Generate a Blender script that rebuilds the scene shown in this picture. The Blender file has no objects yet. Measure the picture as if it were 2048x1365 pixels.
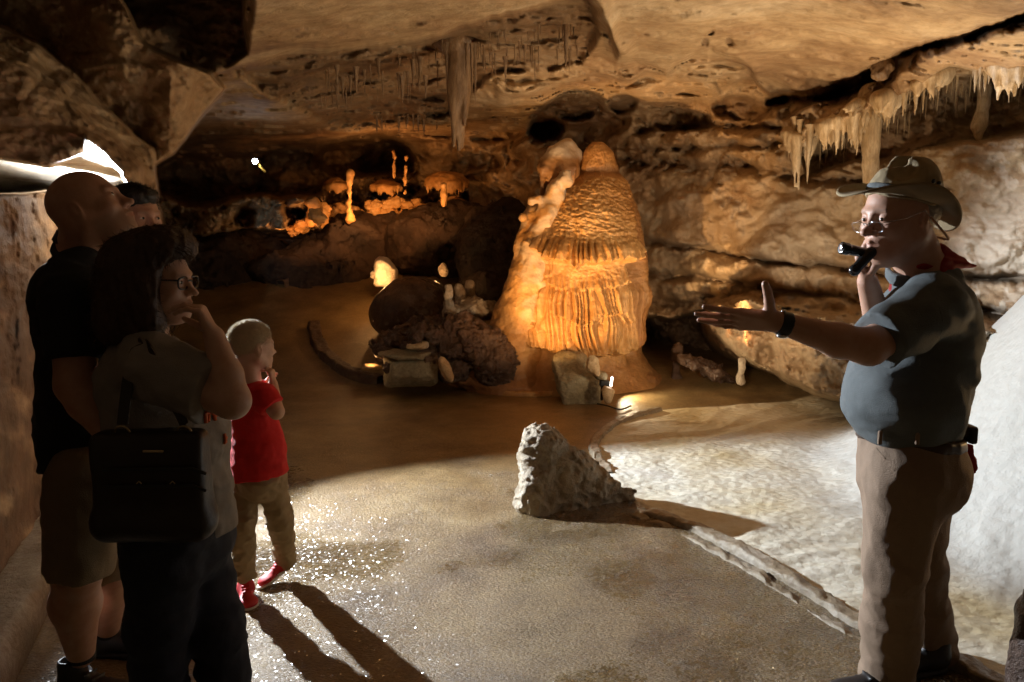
import bpy, math
import numpy as np
from mathutils import Vector, Matrix

# ---------------------------------------------------------------- camera, world, light, exposure
scene = bpy.context.scene
COL = scene.collection
PITCH = math.radians(7.94)
FPX = 1593.0                      # focal length in pixels of the 2048 wide photograph
CAMZ = 1.6
cam_data = bpy.data.cameras.new("camera")
cam_data.sensor_width = 36.0
cam_data.lens = 36.0 * FPX / 2048.0
cam_data.clip_start = 0.05
cam_data.clip_end = 200.0
cam = bpy.data.objects.new("camera", cam_data)
cam.location = (0, 0, CAMZ)
cam.rotation_euler = (math.pi / 2 - PITCH, 0, 0)
COL.objects.link(cam)
scene.camera = cam

world = bpy.data.worlds.new("World")
scene.world = world
world.use_nodes = True
bg = world.node_tree.nodes["Background"]
bg.inputs[0].default_value = (1.0, 0.62, 0.34, 1)
bg.inputs[1].default_value = 0.038

scene.view_settings.view_transform = 'Standard'
scene.view_settings.look = 'None'
scene.view_settings.exposure = 0.0
scene.view_settings.gamma = 1.0
scene.cycles.use_denoising = True
scene.cycles.use_adaptive_sampling = True
scene.cycles.adaptive_threshold = 0.02
scene.cycles.max_bounces = 6
scene.cycles.diffuse_bounces = 3
scene.cycles.glossy_bounces = 3
scene.cycles.transmission_bounces = 4
scene.cycles.transparent_max_bounces = 6
scene.cycles.sample_clamp_indirect = 4.0
scene.cycles.caustics_reflective = False
scene.cycles.caustics_refractive = False

SP, CP = math.sin(PITCH), math.cos(PITCH)
def slopes(px, py):
    """(x/y, z/y) of the sight line through a pixel of the photograph"""
    a = (np.asarray(px, float) - 1024.0) / FPX
    b = (682.5 - np.asarray(py, float)) / FPX
    dy = CP + b * SP
    return a / dy, (-SP + b * CP) / dy
def P(px, py, Y):
    sx, sz = slopes(px, py)
    return Vector((float(sx) * Y, Y, CAMZ + float(sz) * Y))
def G(px, py, z=0.0):
    sx, sz = slopes(px, py)
    Y = (z - CAMZ) / float(sz)
    return Vector((float(sx) * Y, Y, z))

def lamp(name, kind, loc, power, col, target=None, size=0.05, angle=None, blend=0.5):
    d = bpy.data.lights.new(name, kind)
    d.energy = power
    d.color = col
    if kind in ('POINT', 'SPOT'):
        d.shadow_soft_size = size
    if kind == 'SPOT':
        d.spot_size = math.radians(angle)
        d.spot_blend = blend
    if kind == 'AREA':
        d.size = size
    o = bpy.data.objects.new(name, d)
    o.location = loc
    if target is not None:
        o.rotation_euler = (Vector(target) - Vector(loc)).to_track_quat('-Z', 'Y').to_euler()
    COL.objects.link(o)
    return o
COLD = (0.80, 0.90, 1.0)
WARM = (1.0, 0.50, 0.17)
AMBER = (1.0, 0.60, 0.26)
# the cold floodlight on the left, behind the visitors
lamp("cold_flood", 'SPOT', P(150, 416, 5.3), 2100, (0.84, 0.92, 1.0), (1.5, 2.80, 0.9), 0.035, 81, 0.30)
lamp("cold_flood_spill", 'SPOT', P(160, 398, 5.3), 110, COLD, P(80, 345, 5.6), 0.03, 140, 0.4)
# amber floodlight off to the right: lights ledge, vault and the guide's back
lamp("amber_flood_right", 'SPOT', (3.9, 2.3, 0.9), 190, (1.0, 0.76, 0.48), (2.6, 6.0, 2.9), 0.12, 110, 0.9)
lamp("vault_flood", 'SPOT', (2.3, 5.2, 0.75), 165, (1.0, 0.64, 0.30), (1.3, 5.2, 3.0), 0.06, 130, 0.7)
lamp("added_wall_fill", 'SPOT', (1.55, 5.6, 0.6), 105, (1.0, 0.72, 0.44), (2.0, 9.5, 2.3), 0.08, 120, 0.8)  # added fill with no fixture, brightens the right wall
lamp("added_arch_fill", 'SPOT', (0.1, 6.2, 0.5), 80, (1.0, 0.55, 0.24), (0.2, 9.5, 2.9), 0.06, 100, 0.8)  # added fill with no fixture, lifts the middle of the vault
# warm uplight behind the flat stones, aimed at the flowstone
lamp("flowstone_spot", 'SPOT', (-0.12, 6.5, 0.30), 195, (1.0, 0.50, 0.15), (0.84, 8.1, 1.50), 0.02, 60, 0.55)
lamp("added_back_fill", 'SPOT', (2.45, 2.95, 1.0), 11, (1.0, 0.58, 0.22), (1.4, 2.6, 1.2), 0.05, 78, 0.6)  # added unseen spot to warm the guide's back
lamp("led_bar_light", 'SPOT', G(1228, 795) + Vector((0.03, -0.02, 0.17)), 40, (1.0, 0.80, 0.5), (2.4, 6.6, 0.0), 0.02, 130, 0.6)
# ---------------------------------------------------------------- noise (vectorised gradient noise)
_rs = np.random.RandomState(7)
_perm = np.concatenate([_rs.permutation(256)] * 3).astype(np.int32)
_grad = _rs.normal(size=(256, 3)).astype(np.float32)
_grad /= np.linalg.norm(_grad, axis=1)[:, None]
def noise3(p):
    p = np.asarray(p, np.float32)
    i = np.floor(p).astype(np.int32)
    f = p - i
    i &= 255
    u = f * f * f * (f * (f * 6 - 15) + 10)
    out = np.zeros(p.shape[:-1], np.float32)
    for dx in (0, 1):
        wx = u[..., 0] if dx else 1 - u[..., 0]
        for dy in (0, 1):
            wy = u[..., 1] if dy else 1 - u[..., 1]
            for dz in (0, 1):
                wz = u[..., 2] if dz else 1 - u[..., 2]
                h = _perm[_perm[_perm[i[..., 0] + dx] + i[..., 1] + dy] + i[..., 2] + dz]
                g = _grad[h & 255]
                d = g[..., 0] * (f[..., 0] - dx) + g[..., 1] * (f[..., 1] - dy) + g[..., 2] * (f[..., 2] - dz)
                out += wx * wy * wz * d
    return out * 1.6
def fbm(p, octaves=4, lac=2.1, gain=0.5, ridged=False):
    p = np.asarray(p, np.float32)
    a, s, out = 1.0, 1.0, 0
    for k in range(octaves):
        n = noise3(p * s + 17.3 * k)
        if ridged:
            n = 1 - 2 * np.abs(n)
        out = out + a * n
        a *= gain
        s *= lac
    return out
def sstep(a, b, x):
    t = np.clip((x - a) / (b - a), 0, 1)
    return t * t * (3 - 2 * t)
def smin(a, b, k):
    h = np.clip(0.5 + 0.5 * (b - a) / k, 0, 1)
    return b * (1 - h) + a * h - k * h * (1 - h)

# ---------------------------------------------------------------- mesh helpers
def new_mesh(name, verts, faces, smooth=True, attrs=None):
    me = bpy.data.meshes.new(name)
    verts = np.asarray(verts, np.float32).reshape(-1, 3)
    faces = np.asarray(faces, np.int32)
    n, k = faces.shape
    me.vertices.add(len(verts))
    me.vertices.foreach_set("co", verts.ravel())
    me.loops.add(n * k)
    me.loops.foreach_set("vertex_index", faces.ravel())
    me.polygons.add(n)
    me.polygons.foreach_set("loop_start", np.arange(0, n * k, k, dtype=np.int32))
    me.polygons.foreach_set("loop_total", np.full(n, k, np.int32))
    me.polygons.foreach_set("use_smooth", np.full(n, smooth, bool))
    for an, av in (attrs or {}).items():
        at = me.attributes.new(an, 'FLOAT', 'POINT')
        at.data.foreach_set("value", np.asarray(av, np.float32).ravel())
    me.update(calc_edges=True)
    return me
def tag(o, label=None, cat=None, group=None, kind=None):
    if label: o["label"] = label
    if cat: o["category"] = cat
    if group: o["group"] = group
    if kind: o["kind"] = kind
    return o
def obj(name, me, mat=None, parent=None, loc=None):
    if mat is not None and not me.materials:
        me.materials.append(mat)
    o = bpy.data.objects.new(name, me)
    COL.objects.link(o)
    if loc is not None:
        o.location = loc
    if parent is not None:
        o.parent = parent
        o.matrix_parent_inverse = Matrix.Translation(parent.location).inverted()
    return o
def empty(name, loc, label, cat, group=None):
    o = bpy.data.objects.new(name, None)
    o.empty_display_size = 0.1
    o.location = loc
    COL.objects.link(o)
    return tag(o, label, cat, group)
def grid_faces(nr, nc, wrap=False):
    r = np.arange(nr - 1)[:, None]
    c = np.arange(nc if wrap else nc - 1)[None, :]
    c1 = (c + 1) % nc
    a = r * nc + c
    return np.stack([a, r * nc + c1, (r + 1) * nc + c1, (r + 1) * nc + c], -1).reshape(-1, 4)

# ---------------------------------------------------------------- materials
def mat_new(name):
    m = bpy.data.materials.new(name)
    m.use_nodes = True
    nt = m.node_tree
    return m, nt, nt.nodes["Principled BSDF"]
def N(nt, typ, **kw):
    n = nt.nodes.new(typ)
    for k, v in kw.items():
        if k in n.inputs:
            n.inputs[k].default_value = v
        else:
            setattr(n, k, v)
    return n
def ramp(nt, fac, stops):
    r = nt.nodes.new('ShaderNodeValToRGB')
    el = r.color_ramp.elements
    while len(el) > 1:
        el.remove(el[-1])
    el[0].position, el[0].color = stops[0][0], (*stops[0][1], 1)
    for p, c in stops[1:]:
        e = el.new(p)
        e.color = (*c, 1)
    nt.links.new(fac, r.inputs[0])
    return r.outputs[0]
def mixc(nt, fac, a, b, mode='MIX'):
    m = nt.nodes.new('ShaderNodeMix')
    m.data_type = 'RGBA'
    m.blend_type = mode
    for sock, v in ((m.inputs[0], fac), (m.inputs[6], a), (m.inputs[7], b)):
        if hasattr(v, 'links') or hasattr(v, 'is_linked'):
            nt.links.new(v, sock)
        elif isinstance(v, (int, float)):
            sock.default_value = v
        else:
            sock.default_value = (*v, 1)
    return m.outputs[2]
def math_n(nt, op, a, b=0.0):
    m = nt.nodes.new('ShaderNodeMath')
    m.operation = op
    for s, v in ((m.inputs[0], a), (m.inputs[1], b)):
        if isinstance(v, (int, float)):
            s.default_value = v
        else:
            nt.links.new(v, s)
    return m.outputs[0]
def coords(nt, scale=(1, 1, 1)):
    tc = nt.nodes.new('ShaderNodeTexCoord')
    mp = nt.nodes.new('ShaderNodeMapping')
    mp.inputs['Scale'].default_value = scale
    nt.links.new(tc.outputs['Object'], mp.inputs[0])
    return mp.outputs[0]
def tex_noise(nt, vec, scale, detail=6, rough=0.6, dist=0.0):
    n = N(nt, 'ShaderNodeTexNoise', Scale=scale, Detail=detail, Roughness=rough, Distortion=dist)
    nt.links.new(vec, n.inputs['Vector'])
    return n.outputs['Fac']
def tex_voro(nt, vec, scale, feature='F1', rnd=1.0):
    n = N(nt, 'ShaderNodeTexVoronoi', Scale=scale, Randomness=rnd)
    n.feature = feature
    nt.links.new(vec, n.inputs['Vector'])
    return n.outputs['Distance']
def bump(nt, height, strength, dist, normal=None):
    b = N(nt, 'ShaderNodeBump', Strength=strength, Distance=dist)
    nt.links.new(height, b.inputs['Height'])
    if normal is not None:
        nt.links.new(normal, b.inputs['Normal'])
    return b.outputs[0]
def attr(nt, name):
    a = nt.nodes.new('ShaderNodeAttribute')
    a.attribute_name = name
    return a.outputs['Fac']

def rock_mat(name, stops, rough=0.6, bump_scale=1.0, bump_amt=0.02, noise_scale=1.3, zstretch=1.0, spec=0.5, pits=0.0, attr_mix=None, wet=0.0, pit_scale=14.0):
    m, nt, bs = mat_new(name)
    v = coords(nt, (1, 1, zstretch))
    n1 = tex_noise(nt, v, noise_scale, 6, 0.62, 0.1)
    col = ramp(nt, n1, stops)
    n2 = tex_noise(nt, v, noise_scale * 9, 4, 0.7)
    col = mixc(nt, 0.75, col, ramp(nt, n2, [(0.3, (0.5, 0.44, 0.38)), (0.62, (1, 1, 1))]), 'MULTIPLY')
    if attr_mix:
        for an, stp in attr_mix:
            c2 = ramp(nt, tex_noise(nt, v, noise_scale * 3.1, 5, 0.66, 0.1), stp)
            col = mixc(nt, attr(nt, an), col, c2)
    if pits:
        vo = tex_voro(nt, v, pit_scale)
        pm = ramp(nt, vo, [(0.10, (0.25, 0.2, 0.16)), (0.30, (1, 1, 1))])
        col = mixc(nt, pits, col, pm, 'MULTIPLY')
    nt.links.new(col, bs.inputs['Base Color'])
    h = math_n(nt, 'ADD', math_n(nt, 'MULTIPLY', tex_noise(nt, v, 7 * bump_scale, 5, 0.68), 1.0),
               math_n(nt, 'MULTIPLY', tex_noise(nt, v, 60 * bump_scale, 3, 0.7), 0.22))
    if pits:
        h = math_n(nt, 'ADD', h, math_n(nt, 'MULTIPLY', math_n(nt, 'MINIMUM', vo, 0.35), 0.9 * pits))
    nt.links.new(bump(nt, h, 0.9, bump_amt * 4), bs.inputs['Normal'])
    if wet:
        r = ramp(nt, tex_noise(nt, v, 2.3, 5, 0.6), [(0.38, (rough - wet,) * 3), (0.62, (rough,) * 3)])
        nt.links.new(r, bs.inputs['Roughness'])
    else:
        bs.inputs['Roughness'].default_value = rough
    bs.inputs['Specular IOR Level'].default_value = spec
    return m
def plain_mat(name, col, rough=0.6, metal=0.0, var=0.15, scale=40, bump_amt=0.0, emit=None, estr=0, spec=0.5, cloth=False):
    m, nt, bs = mat_new(name)
    v = coords(nt)
    n = tex_noise(nt, v, scale, 5, 0.6)
    c = mixc(nt, n, tuple(x * (1 - var) for x in col), tuple(min(1, x * (1 + var)) for x in col))
    nt.links.new(c, bs.inputs['Base Color'])
    bs.inputs['Roughness'].default_value = rough
    bs.inputs['Metallic'].default_value = metal
    bs.inputs['Specular IOR Level'].default_value = spec
    if bump_amt:
        h = n
        if cloth:
            h = math_n(nt, 'ADD', math_n(nt, 'MULTIPLY', tex_noise(nt, coords(nt, (1, 1, 0.7)), 9, 3, 0.5, 0.8), 3.0), tex_noise(nt, v, 400, 2, 0.5))
        nt.links.new(bump(nt, h, 0.7, bump_amt), bs.inputs['Normal'])
    if emit:
        bs.inputs['Emission Color'].default_value = (*emit, 1)
        bs.inputs['Emission Strength'].default_value = estr
    return m

VAULT = [(0.28, (0.22, 0.125, 0.065)), (0.42, (0.42, 0.285, 0.165)), (0.55, (0.56, 0.42, 0.26)), (0.72, (0.64, 0.53, 0.38))]
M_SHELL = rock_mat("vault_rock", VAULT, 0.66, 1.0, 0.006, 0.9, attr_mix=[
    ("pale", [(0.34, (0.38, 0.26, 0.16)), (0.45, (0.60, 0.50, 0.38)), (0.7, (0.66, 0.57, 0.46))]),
    ("dark", [(0.35, (0.05, 0.03, 0.02)), (0.65, (0.17, 0.10, 0.06))])])  # dark tint carries recess shade as well as dark and muddy rock
# ---------------------------------------------------------------- cave vault and walls
def poly_sdf(U, V, pts):
    """signed distance (negative inside) to a closed outline"""
    pts = np.asarray(pts, float)
    d2 = np.full(U.shape, 1e12)
    inside = np.zeros(U.shape, bool)
    n = len(pts)
    for i in range(n):
        ax, ay = pts[i]
        bx, by = pts[(i + 1) % n]
        ex, ey = bx - ax, by - ay
        t = np.clip(((U - ax) * ex + (V - ay) * ey) / (ex * ex + ey * ey + 1e-9), 0, 1)
        d2 = np.minimum(d2, (U - ax - t * ex) ** 2 + (V - ay - t * ey) ** 2)
        if ay != by:
            cr = ((ay > V) != (by > V)) & (U < ex * (V - ay) / ey + ax)
            inside ^= cr
    d = np.sqrt(d2)
    return np.where(inside, -d, d)
def line_dist(U, V, pts):
    d2 = np.full(U.shape, 1e12)
    for (ax, ay), (bx, by) in zip(pts[:-1], pts[1:]):
        ex, ey = bx - ax, by - ay
        t = np.clip(((U - ax) * ex + (V - ay) * ey) / (ex * ex + ey * ey + 1e-9), 0, 1)
        d2 = np.minimum(d2, (U - ax - t * ex) ** 2 + (V - ay - t * ey) ** 2)
    return np.sqrt(d2)

def shell_depth(U, V):
    uv3 = np.stack([U / 130.0, V / 130.0, np.full(U.shape, 0.5)], -1)
    wu = fbm(uv3, 4) * 16
    wv = fbm(uv3 + 31.7, 4) * 12
    Uw, Vw = U + wu, V + wv
    sx, sz = slopes(U, V)
    H = 3.02 - 0.28 * sstep(1000, 300, U) - 0.30 * sstep(1500, 2100, U)
    yc = (H - CAMZ) / np.maximum(sz, 0.035)
    yr = 7.005 / np.maximum(sx + 0.57, 0.12)
    yl = 0.942 / np.maximum(-sx - 0.37, 0.03)
    yb = 13.2 + 0 * U
    Y = smin(smin(yb, yr, 1.2), smin(yc, yl, 0.5), 0.9)
    Y = np.clip(Y, 1.9, 14)
    pale = np.zeros(U.shape); dark = np.zeros(U.shape); rough = np.full(U.shape, 0.45)
    def reg(pts, w, warp=1.0):
        d = poly_sdf(U + wu * warp, V + wv * warp, pts)
        return sstep(w, -w, d)
    # back wall below the vault, its shade put into a dark colour
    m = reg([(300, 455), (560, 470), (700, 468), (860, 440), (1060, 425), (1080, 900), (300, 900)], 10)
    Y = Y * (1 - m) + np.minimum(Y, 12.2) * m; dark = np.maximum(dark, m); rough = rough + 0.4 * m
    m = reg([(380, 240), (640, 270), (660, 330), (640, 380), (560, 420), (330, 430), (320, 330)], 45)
    Y = Y + 0.5 * m; dark = np.maximum(dark, 0.75 * m)  # gloom of the left passage put into the colour
    # rough band of broken rock under the front slab
    m = reg([(470, 140), (640, 100), (830, 80), (960, 40), (1125, 5), (1175, -60), (1200, 60), (1160, 120), (1000, 150), (920, 200), (900, 235), (760, 262), (640, 246), (560, 190)], 8)
    Y = Y + 0.35 * m; rough = rough + 0.5 * m; dark = np.maximum(dark, 0.55 * m)
    # front slabs of the vault (nearer)
    m = reg([(505, -700), (505, 108), (640, 92), (830, 78), (960, 36), (1090, 2), (1150, -40), (1200, -700)], 7)
    Y = Y - 0.55 * m; rough = rough * (1 - 0.5 * m); slab1 = m
    m = reg([(1180, -700), (1185, 0), (1222, 60), (1238, 112), (1290, 122), (1328, 140), (1350, 124), (1425, 98), (1490, 132), (1535, 188), (1620, 180), (1750, 130), (1860, 90), (2048, 22), (2700, -120), (2700, -700)], 7)
    Y = Y - 0.62 * m; rough = rough * (1 - 0.45 * m)
    # hanging fold between the slabs
    d = line_dist(Uw, Vw, [(1175, -80), (1205, 20), (1238, 90), (1262, 150)])
    Y = Y - 0.30 * np.exp(-(d / 20) ** 2)
    # deep crack above the right ledge, its shade painted in
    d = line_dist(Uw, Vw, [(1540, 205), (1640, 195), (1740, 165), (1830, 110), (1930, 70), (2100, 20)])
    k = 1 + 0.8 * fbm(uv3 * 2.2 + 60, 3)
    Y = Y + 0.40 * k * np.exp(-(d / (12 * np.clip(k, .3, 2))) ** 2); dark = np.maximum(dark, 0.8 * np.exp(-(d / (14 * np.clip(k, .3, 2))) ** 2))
    # cups, arches and holes of the vault, some with painted shade
    for cx, cy, rx, ry, dd, dk in ((1152, 208, 62, 34, .55, 0), (1092, 258, 34, 26, 1.0, .8), (725, 320, 92, 48, 1.3, .2), (770, 332, 60, 40, .8, .3),
                                   (1010, 215, 60, 34, -.35, 0), (985, 262, 70, 26, .35, 0), (930, 300, 60, 30, -.35, 0), (1040, 300, 46, 26, -.4, 0), (960, 330, 50, 22, .3, 0),
                                   (1230, 190, 50, 46, -.3, 0), (1300, 200, 70, 50, -.35, 0), (1420, 190, 80, 46, -.3, 0), (1360, 240, 60, 22, .3, .2),
                                   (1245, 205, 26, 22, .35, .5), (1480, 215, 60, 30, .25, .5), (560, 190, 60, 50, -.25, 0), (600, 250, 80, 40, -.3, 0),
                                   (870, 290, 70, 30, -.3, 0), (1060, 180, 60, 30, -.3, 0), (1010, 360, 60, 24, -.4, 0), (1110, 130, 50, 30, -.2, 0), (1418, 85, 6, 9, .10, .55), (1456, 88, 8, 9, .10, .55), (1424, 66, 5, 5, .06, .4)):
        r = np.sqrt(((Uw - cx) / rx) ** 2 + ((Vw - cy) / ry) ** 2)
        g = sstep(1.15, 0.75, r) if dd > 0 else np.exp(-(r * 1.2) ** 2)
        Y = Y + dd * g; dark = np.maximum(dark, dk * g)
    # flowing pillows above the flowstone
    sc = np.abs(np.sin((Uw * 0.6 + Vw * 1.0) / 34.0 + 2 * fbm(uv3 * 0.7 + 5, 2)))
    m = reg([(830, 170), (1060, 170), (1180, 250), (1130, 330), (1060, 400), (930, 360), (830, 300)], 30)
    Y = Y - 0.40 * m * sc
    # lit niche at the back
    m = reg([(640, 380), (700, 350), (800, 352), (925, 350), (940, 400), (900, 440), (760, 468), (600, 470), (560, 440)], 8)
    Y = np.where(m > 0.01, Y * (1 - m) + (np.minimum(Y, 11.6) + 0.9 + 0.35 * fbm(uv3 * 5.0 + 11, 3, ridged=True)) * m, Y); rough = rough + 2.6 * m; dark = dark * (1 - 0.9 * m)
    # right wall: strata grooves, pale fresh limestone
    wall = sstep(1250, 1330, U) * sstep(330, 400, Vw)
    for pts, dep, w in (([(1250, 322), (1400, 330), (1560, 345), (1700, 372), (1900, 400)], .16, 12), ([(1280, 488), (1380, 500), (1450, 508), (1560, 524), (1660, 532), (1800, 548), (2060, 560)], .22, 7),
                        ([(1285, 545), (1360, 552), (1430, 566), (1520, 574), (1620, 590), (1760, 610), (2060, 640)], .20, 9), ([(1290, 600), (1450, 612), (1600, 650), (1760, 680), (2060, 700)], .18, 12),
                        ([(1270, 262), (1420, 250), (1560, 262)], .2, 9), ([(1270, 295), (1420, 300), (1560, 290)], .15, 8)):
        d = line_dist(U + wu * 0.6, V + wv * 0.9, pts)
        k = fbm(uv3 * 3.3 + 3, 3)
        g = np.exp(-(d / (w * (1 + 0.6 * k))) ** 2)
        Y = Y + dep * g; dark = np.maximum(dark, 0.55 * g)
    patch = sstep(-0.15, 0.12, fbm(uv3 * 0.9 + 9.0, 5))
    pm = reg([(1280, 400), (1420, 385), (1560, 350), (1600, 420), (1680, 470), (1700, 640), (1600, 640), (1290, 600)], 25)
    pm = np.maximum(pm, reg([(1880, 470), (1960, 430), (2400, 400), (2400, 560), (1900, 560)], 14))
    pale = np.maximum(pale, pm * np.maximum(patch, 0.5 * sstep(570, 470, V)))
    speck = sstep(0.05, 0.2, fbm(uv3 * 4.5 + 2.0, 4))
    pale = np.maximum(pale, speck * reg([(1600, 560), (2400, 560), (2400, 760), (1650, 740)], 30) * 0.9)
    pale = np.maximum(pale, 0.6 * speck * reg([(1880, 290), (2400, 240), (2400, 470), (1900, 470)], 30))
    pale = np.maximum(pale, 0.45 * wall * sstep(345, 380, Vw) * sstep(600, 560, Vw))
    rough = rough * (1 - 0.6 * wall * sstep(380, 400, Vw) * sstep(500, 480, Vw)) + 0.5 * wall * sstep(560, 620, V)
    # bulging foot of the right wall with the cavity under it, painted dark as shade
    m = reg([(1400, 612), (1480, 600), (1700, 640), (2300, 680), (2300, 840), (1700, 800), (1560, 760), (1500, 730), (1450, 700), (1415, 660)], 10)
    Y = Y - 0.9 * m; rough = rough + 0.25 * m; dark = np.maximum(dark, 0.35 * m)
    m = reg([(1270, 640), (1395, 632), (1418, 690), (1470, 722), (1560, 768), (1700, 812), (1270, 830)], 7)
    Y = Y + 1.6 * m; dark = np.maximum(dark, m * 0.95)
    # right ledge with its hollow, whose shade is a darker colour
    m = reg([(1562, 250), (1640, 205), (1740, 170), (1800, 118), (1900, 88), (2048, 32), (2700, -100), (2700, 170), (2048, 140), (1990, 150), (1900, 140), (1850, 175), (1780, 205), (1720, 232), (1650, 262), (1590, 300)], 6)
    ledge = m
    Y = Y - 0.75 * m; rough = rough + 0.6 * m
    m = reg([(1600, 300), (1660, 262), (1740, 232), (1860, 175), (1990, 152), (2400, 145), (2400, 262), (2048, 262), (1900, 290), (1760, 320), (1620, 345)], 9)
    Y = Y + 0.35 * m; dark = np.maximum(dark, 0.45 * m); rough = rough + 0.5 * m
    # ---- left side
    # far slab reaching out over the passage
    m = reg([(-1500, -700), (245, -700), (240, 0), (286, 82), (332, 108), (420, 142), (448, 176), (402, 232), (380, 262), (350, 312), (300, 340), (0, 340), (-1500, 340)], 5, 0.35)
    pl = 5.2 - 0.0012 * (U - 200) + 0.0011 * (V - 150)
    pl = np.where(U > 340, pl + (U - 340) * 0.006 * sstep(80, 200, V), pl)
    Y = Y * (1 - m) + pl * m; dark = dark * (1 - m); rough = rough * (1 - m) + 0.55 * m
    # dark block above it
    m = reg([(245, -700), (505, -700), (488, 30), (498, 108), (432, 150), (332, 108), (286, 82), (243, 0)], 5, 0.35)
    Y = Y * (1 - m) + 6.1 * m; dark = np.maximum(dark * (1 - m), 0.55 * m)
    # near boulder leaning in from the left
    m = reg([(-1500, -900), (-500, -160), (0, 52), (76, 86), (148, 146), (204, 214), (262, 258), (306, 298), (322, 388), (318, 432), (280, 440), (200, 700), (-1500, 900)], 5, 0.4)
    bl = 4.35 + 0.0016 * (U - 200) - 0.0012 * (V - 250) + 0.45 * sstep(-70, 0, poly_sdf(Uw, Vw, [(-1500, -900), (-500, -160), (0, 52), (76, 86), (148, 146), (204, 214), (262, 258), (306, 298), (322, 388), (318, 432), (200, 900), (-1500, 900)]))
    bl = np.maximum(bl, 2.2)
    Y = Y * (1 - m) + bl * m; dark = dark * (1 - m); rough = rough * (1 - m) + 0.6 * m
    # left wall below the slot
    lw = sstep(350, 400, V) * sstep(285, 250, U)
    yl2 = np.clip(np.where(U < 300, 0.942 / np.maximum(-sx - 0.37, 0.13), Y), 1.6, 5.0)
    Y = Y * (1 - lw) + yl2 * lw; rough = rough * (1 - lw) + 0.5 * lw
    # recess behind the visitors that holds the floodlight
    m = reg([(128, 366), (240, 356), (262, 392), (322, 398), (332, 440), (310, 1200), (128, 1200)], 6, 0.2)
    Y = Y * (1 - m) + 6.6 * m
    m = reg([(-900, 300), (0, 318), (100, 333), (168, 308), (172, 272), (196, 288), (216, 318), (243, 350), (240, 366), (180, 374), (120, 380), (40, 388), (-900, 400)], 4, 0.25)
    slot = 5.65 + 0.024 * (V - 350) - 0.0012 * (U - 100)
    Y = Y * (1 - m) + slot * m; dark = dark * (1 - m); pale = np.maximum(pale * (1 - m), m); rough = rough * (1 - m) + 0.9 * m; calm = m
    # rock debris left of the niche
    m = reg([(318, 395), (380, 410), (470, 395), (640, 400), (640, 460), (500, 468), (330, 470)], 8)
    Y = Y * (1 - m) + (10.5 + 0.9 * fbm(uv3 * 2.0, 3)) * m; dark = dark * (1 - 0.8 * m); rough = rough + m
    dark = np.maximum(dark, 0.85 * sstep(384, 400, V) * sstep(140, 110, U) * sstep(-0.9, 0.1, fbm(uv3 * 2.0 + 70, 4)))  # brown mud tint, deepened to stand in for the left wall's dimness
    return Y, pale, dark, rough, slab1, calm

Us = np.concatenate([np.arange(-1500, -40, 30), np.arange(-40, 2092, 3.0), np.arange(2092, 3700, 30)])
Vs = np.concatenate([np.arange(-760, -12, 18), np.arange(-12, 812, 3.0), np.arange(812, 1500, 8)])
UU, VV = np.meshgrid(Us, Vs)
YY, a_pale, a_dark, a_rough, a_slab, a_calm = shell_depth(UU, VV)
sx, sz = slopes(UU, VV)
W = np.stack([sx * YY, YY, CAMZ + sz * YY], -1)
big = fbm(W * 0.7, 3)
mid = fbm(W * 2.2 * np.array([1, 1, 1.6]), 4)
fine = fbm(W * 8.0, 4, ridged=True)
vfine = fbm(W * 24.0, 3)
bedding = fbm(W * np.array([0.8, 0.8, 7.0]) + 40, 3, ridged=True)
folds_ = fbm(W * np.array([1.1, 1.1, 1.7]) + 0.5 * big[..., None] + 71, 4, ridged=True)
disp = 0.20 * big + 0.10 * folds_ + (0.15 * mid) * (0.5 + a_rough) + a_rough * (0.035 * fine + 0.012 * vfine + 0.012 * bedding)
bil = np.abs(noise3(W * np.array([1.4, 1.4, 2.3]) + 0.35 * mid[..., None] + 9)) + 0.45 * np.abs(noise3(W * np.array([3.1, 3.1, 5.0]) + 19))
bmask = sstep(620, 760, UU) * sstep(1640, 1500, UU) * sstep(90, 150, VV) * sstep(420, 340, VV)
disp = disp - 0.36 * bmask * (bil - 0.3)
disp = disp * (1 - 0.6 * a_calm)
YY2 = YY + disp * np.clip(YY / 7, 0.5, 1.4)
W = np.stack([sx * YY2, YY2, CAMZ + sz * YY2], -1)
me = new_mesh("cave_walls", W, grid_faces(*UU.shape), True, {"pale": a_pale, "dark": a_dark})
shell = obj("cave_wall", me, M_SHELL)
tag(shell, "ochre limestone vault and walls of the cave", None, None, "structure")
from mathutils.bvhtree import BVHTree
def shell_Y(px, py):
    """depth of the finished rock at a pixel"""
    r = min(max(np.searchsorted(Vs, py), 0), len(Vs) - 1)
    c = min(max(np.searchsorted(Us, px), 0), len(Us) - 1)
    return float(YY2[r, c])

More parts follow.
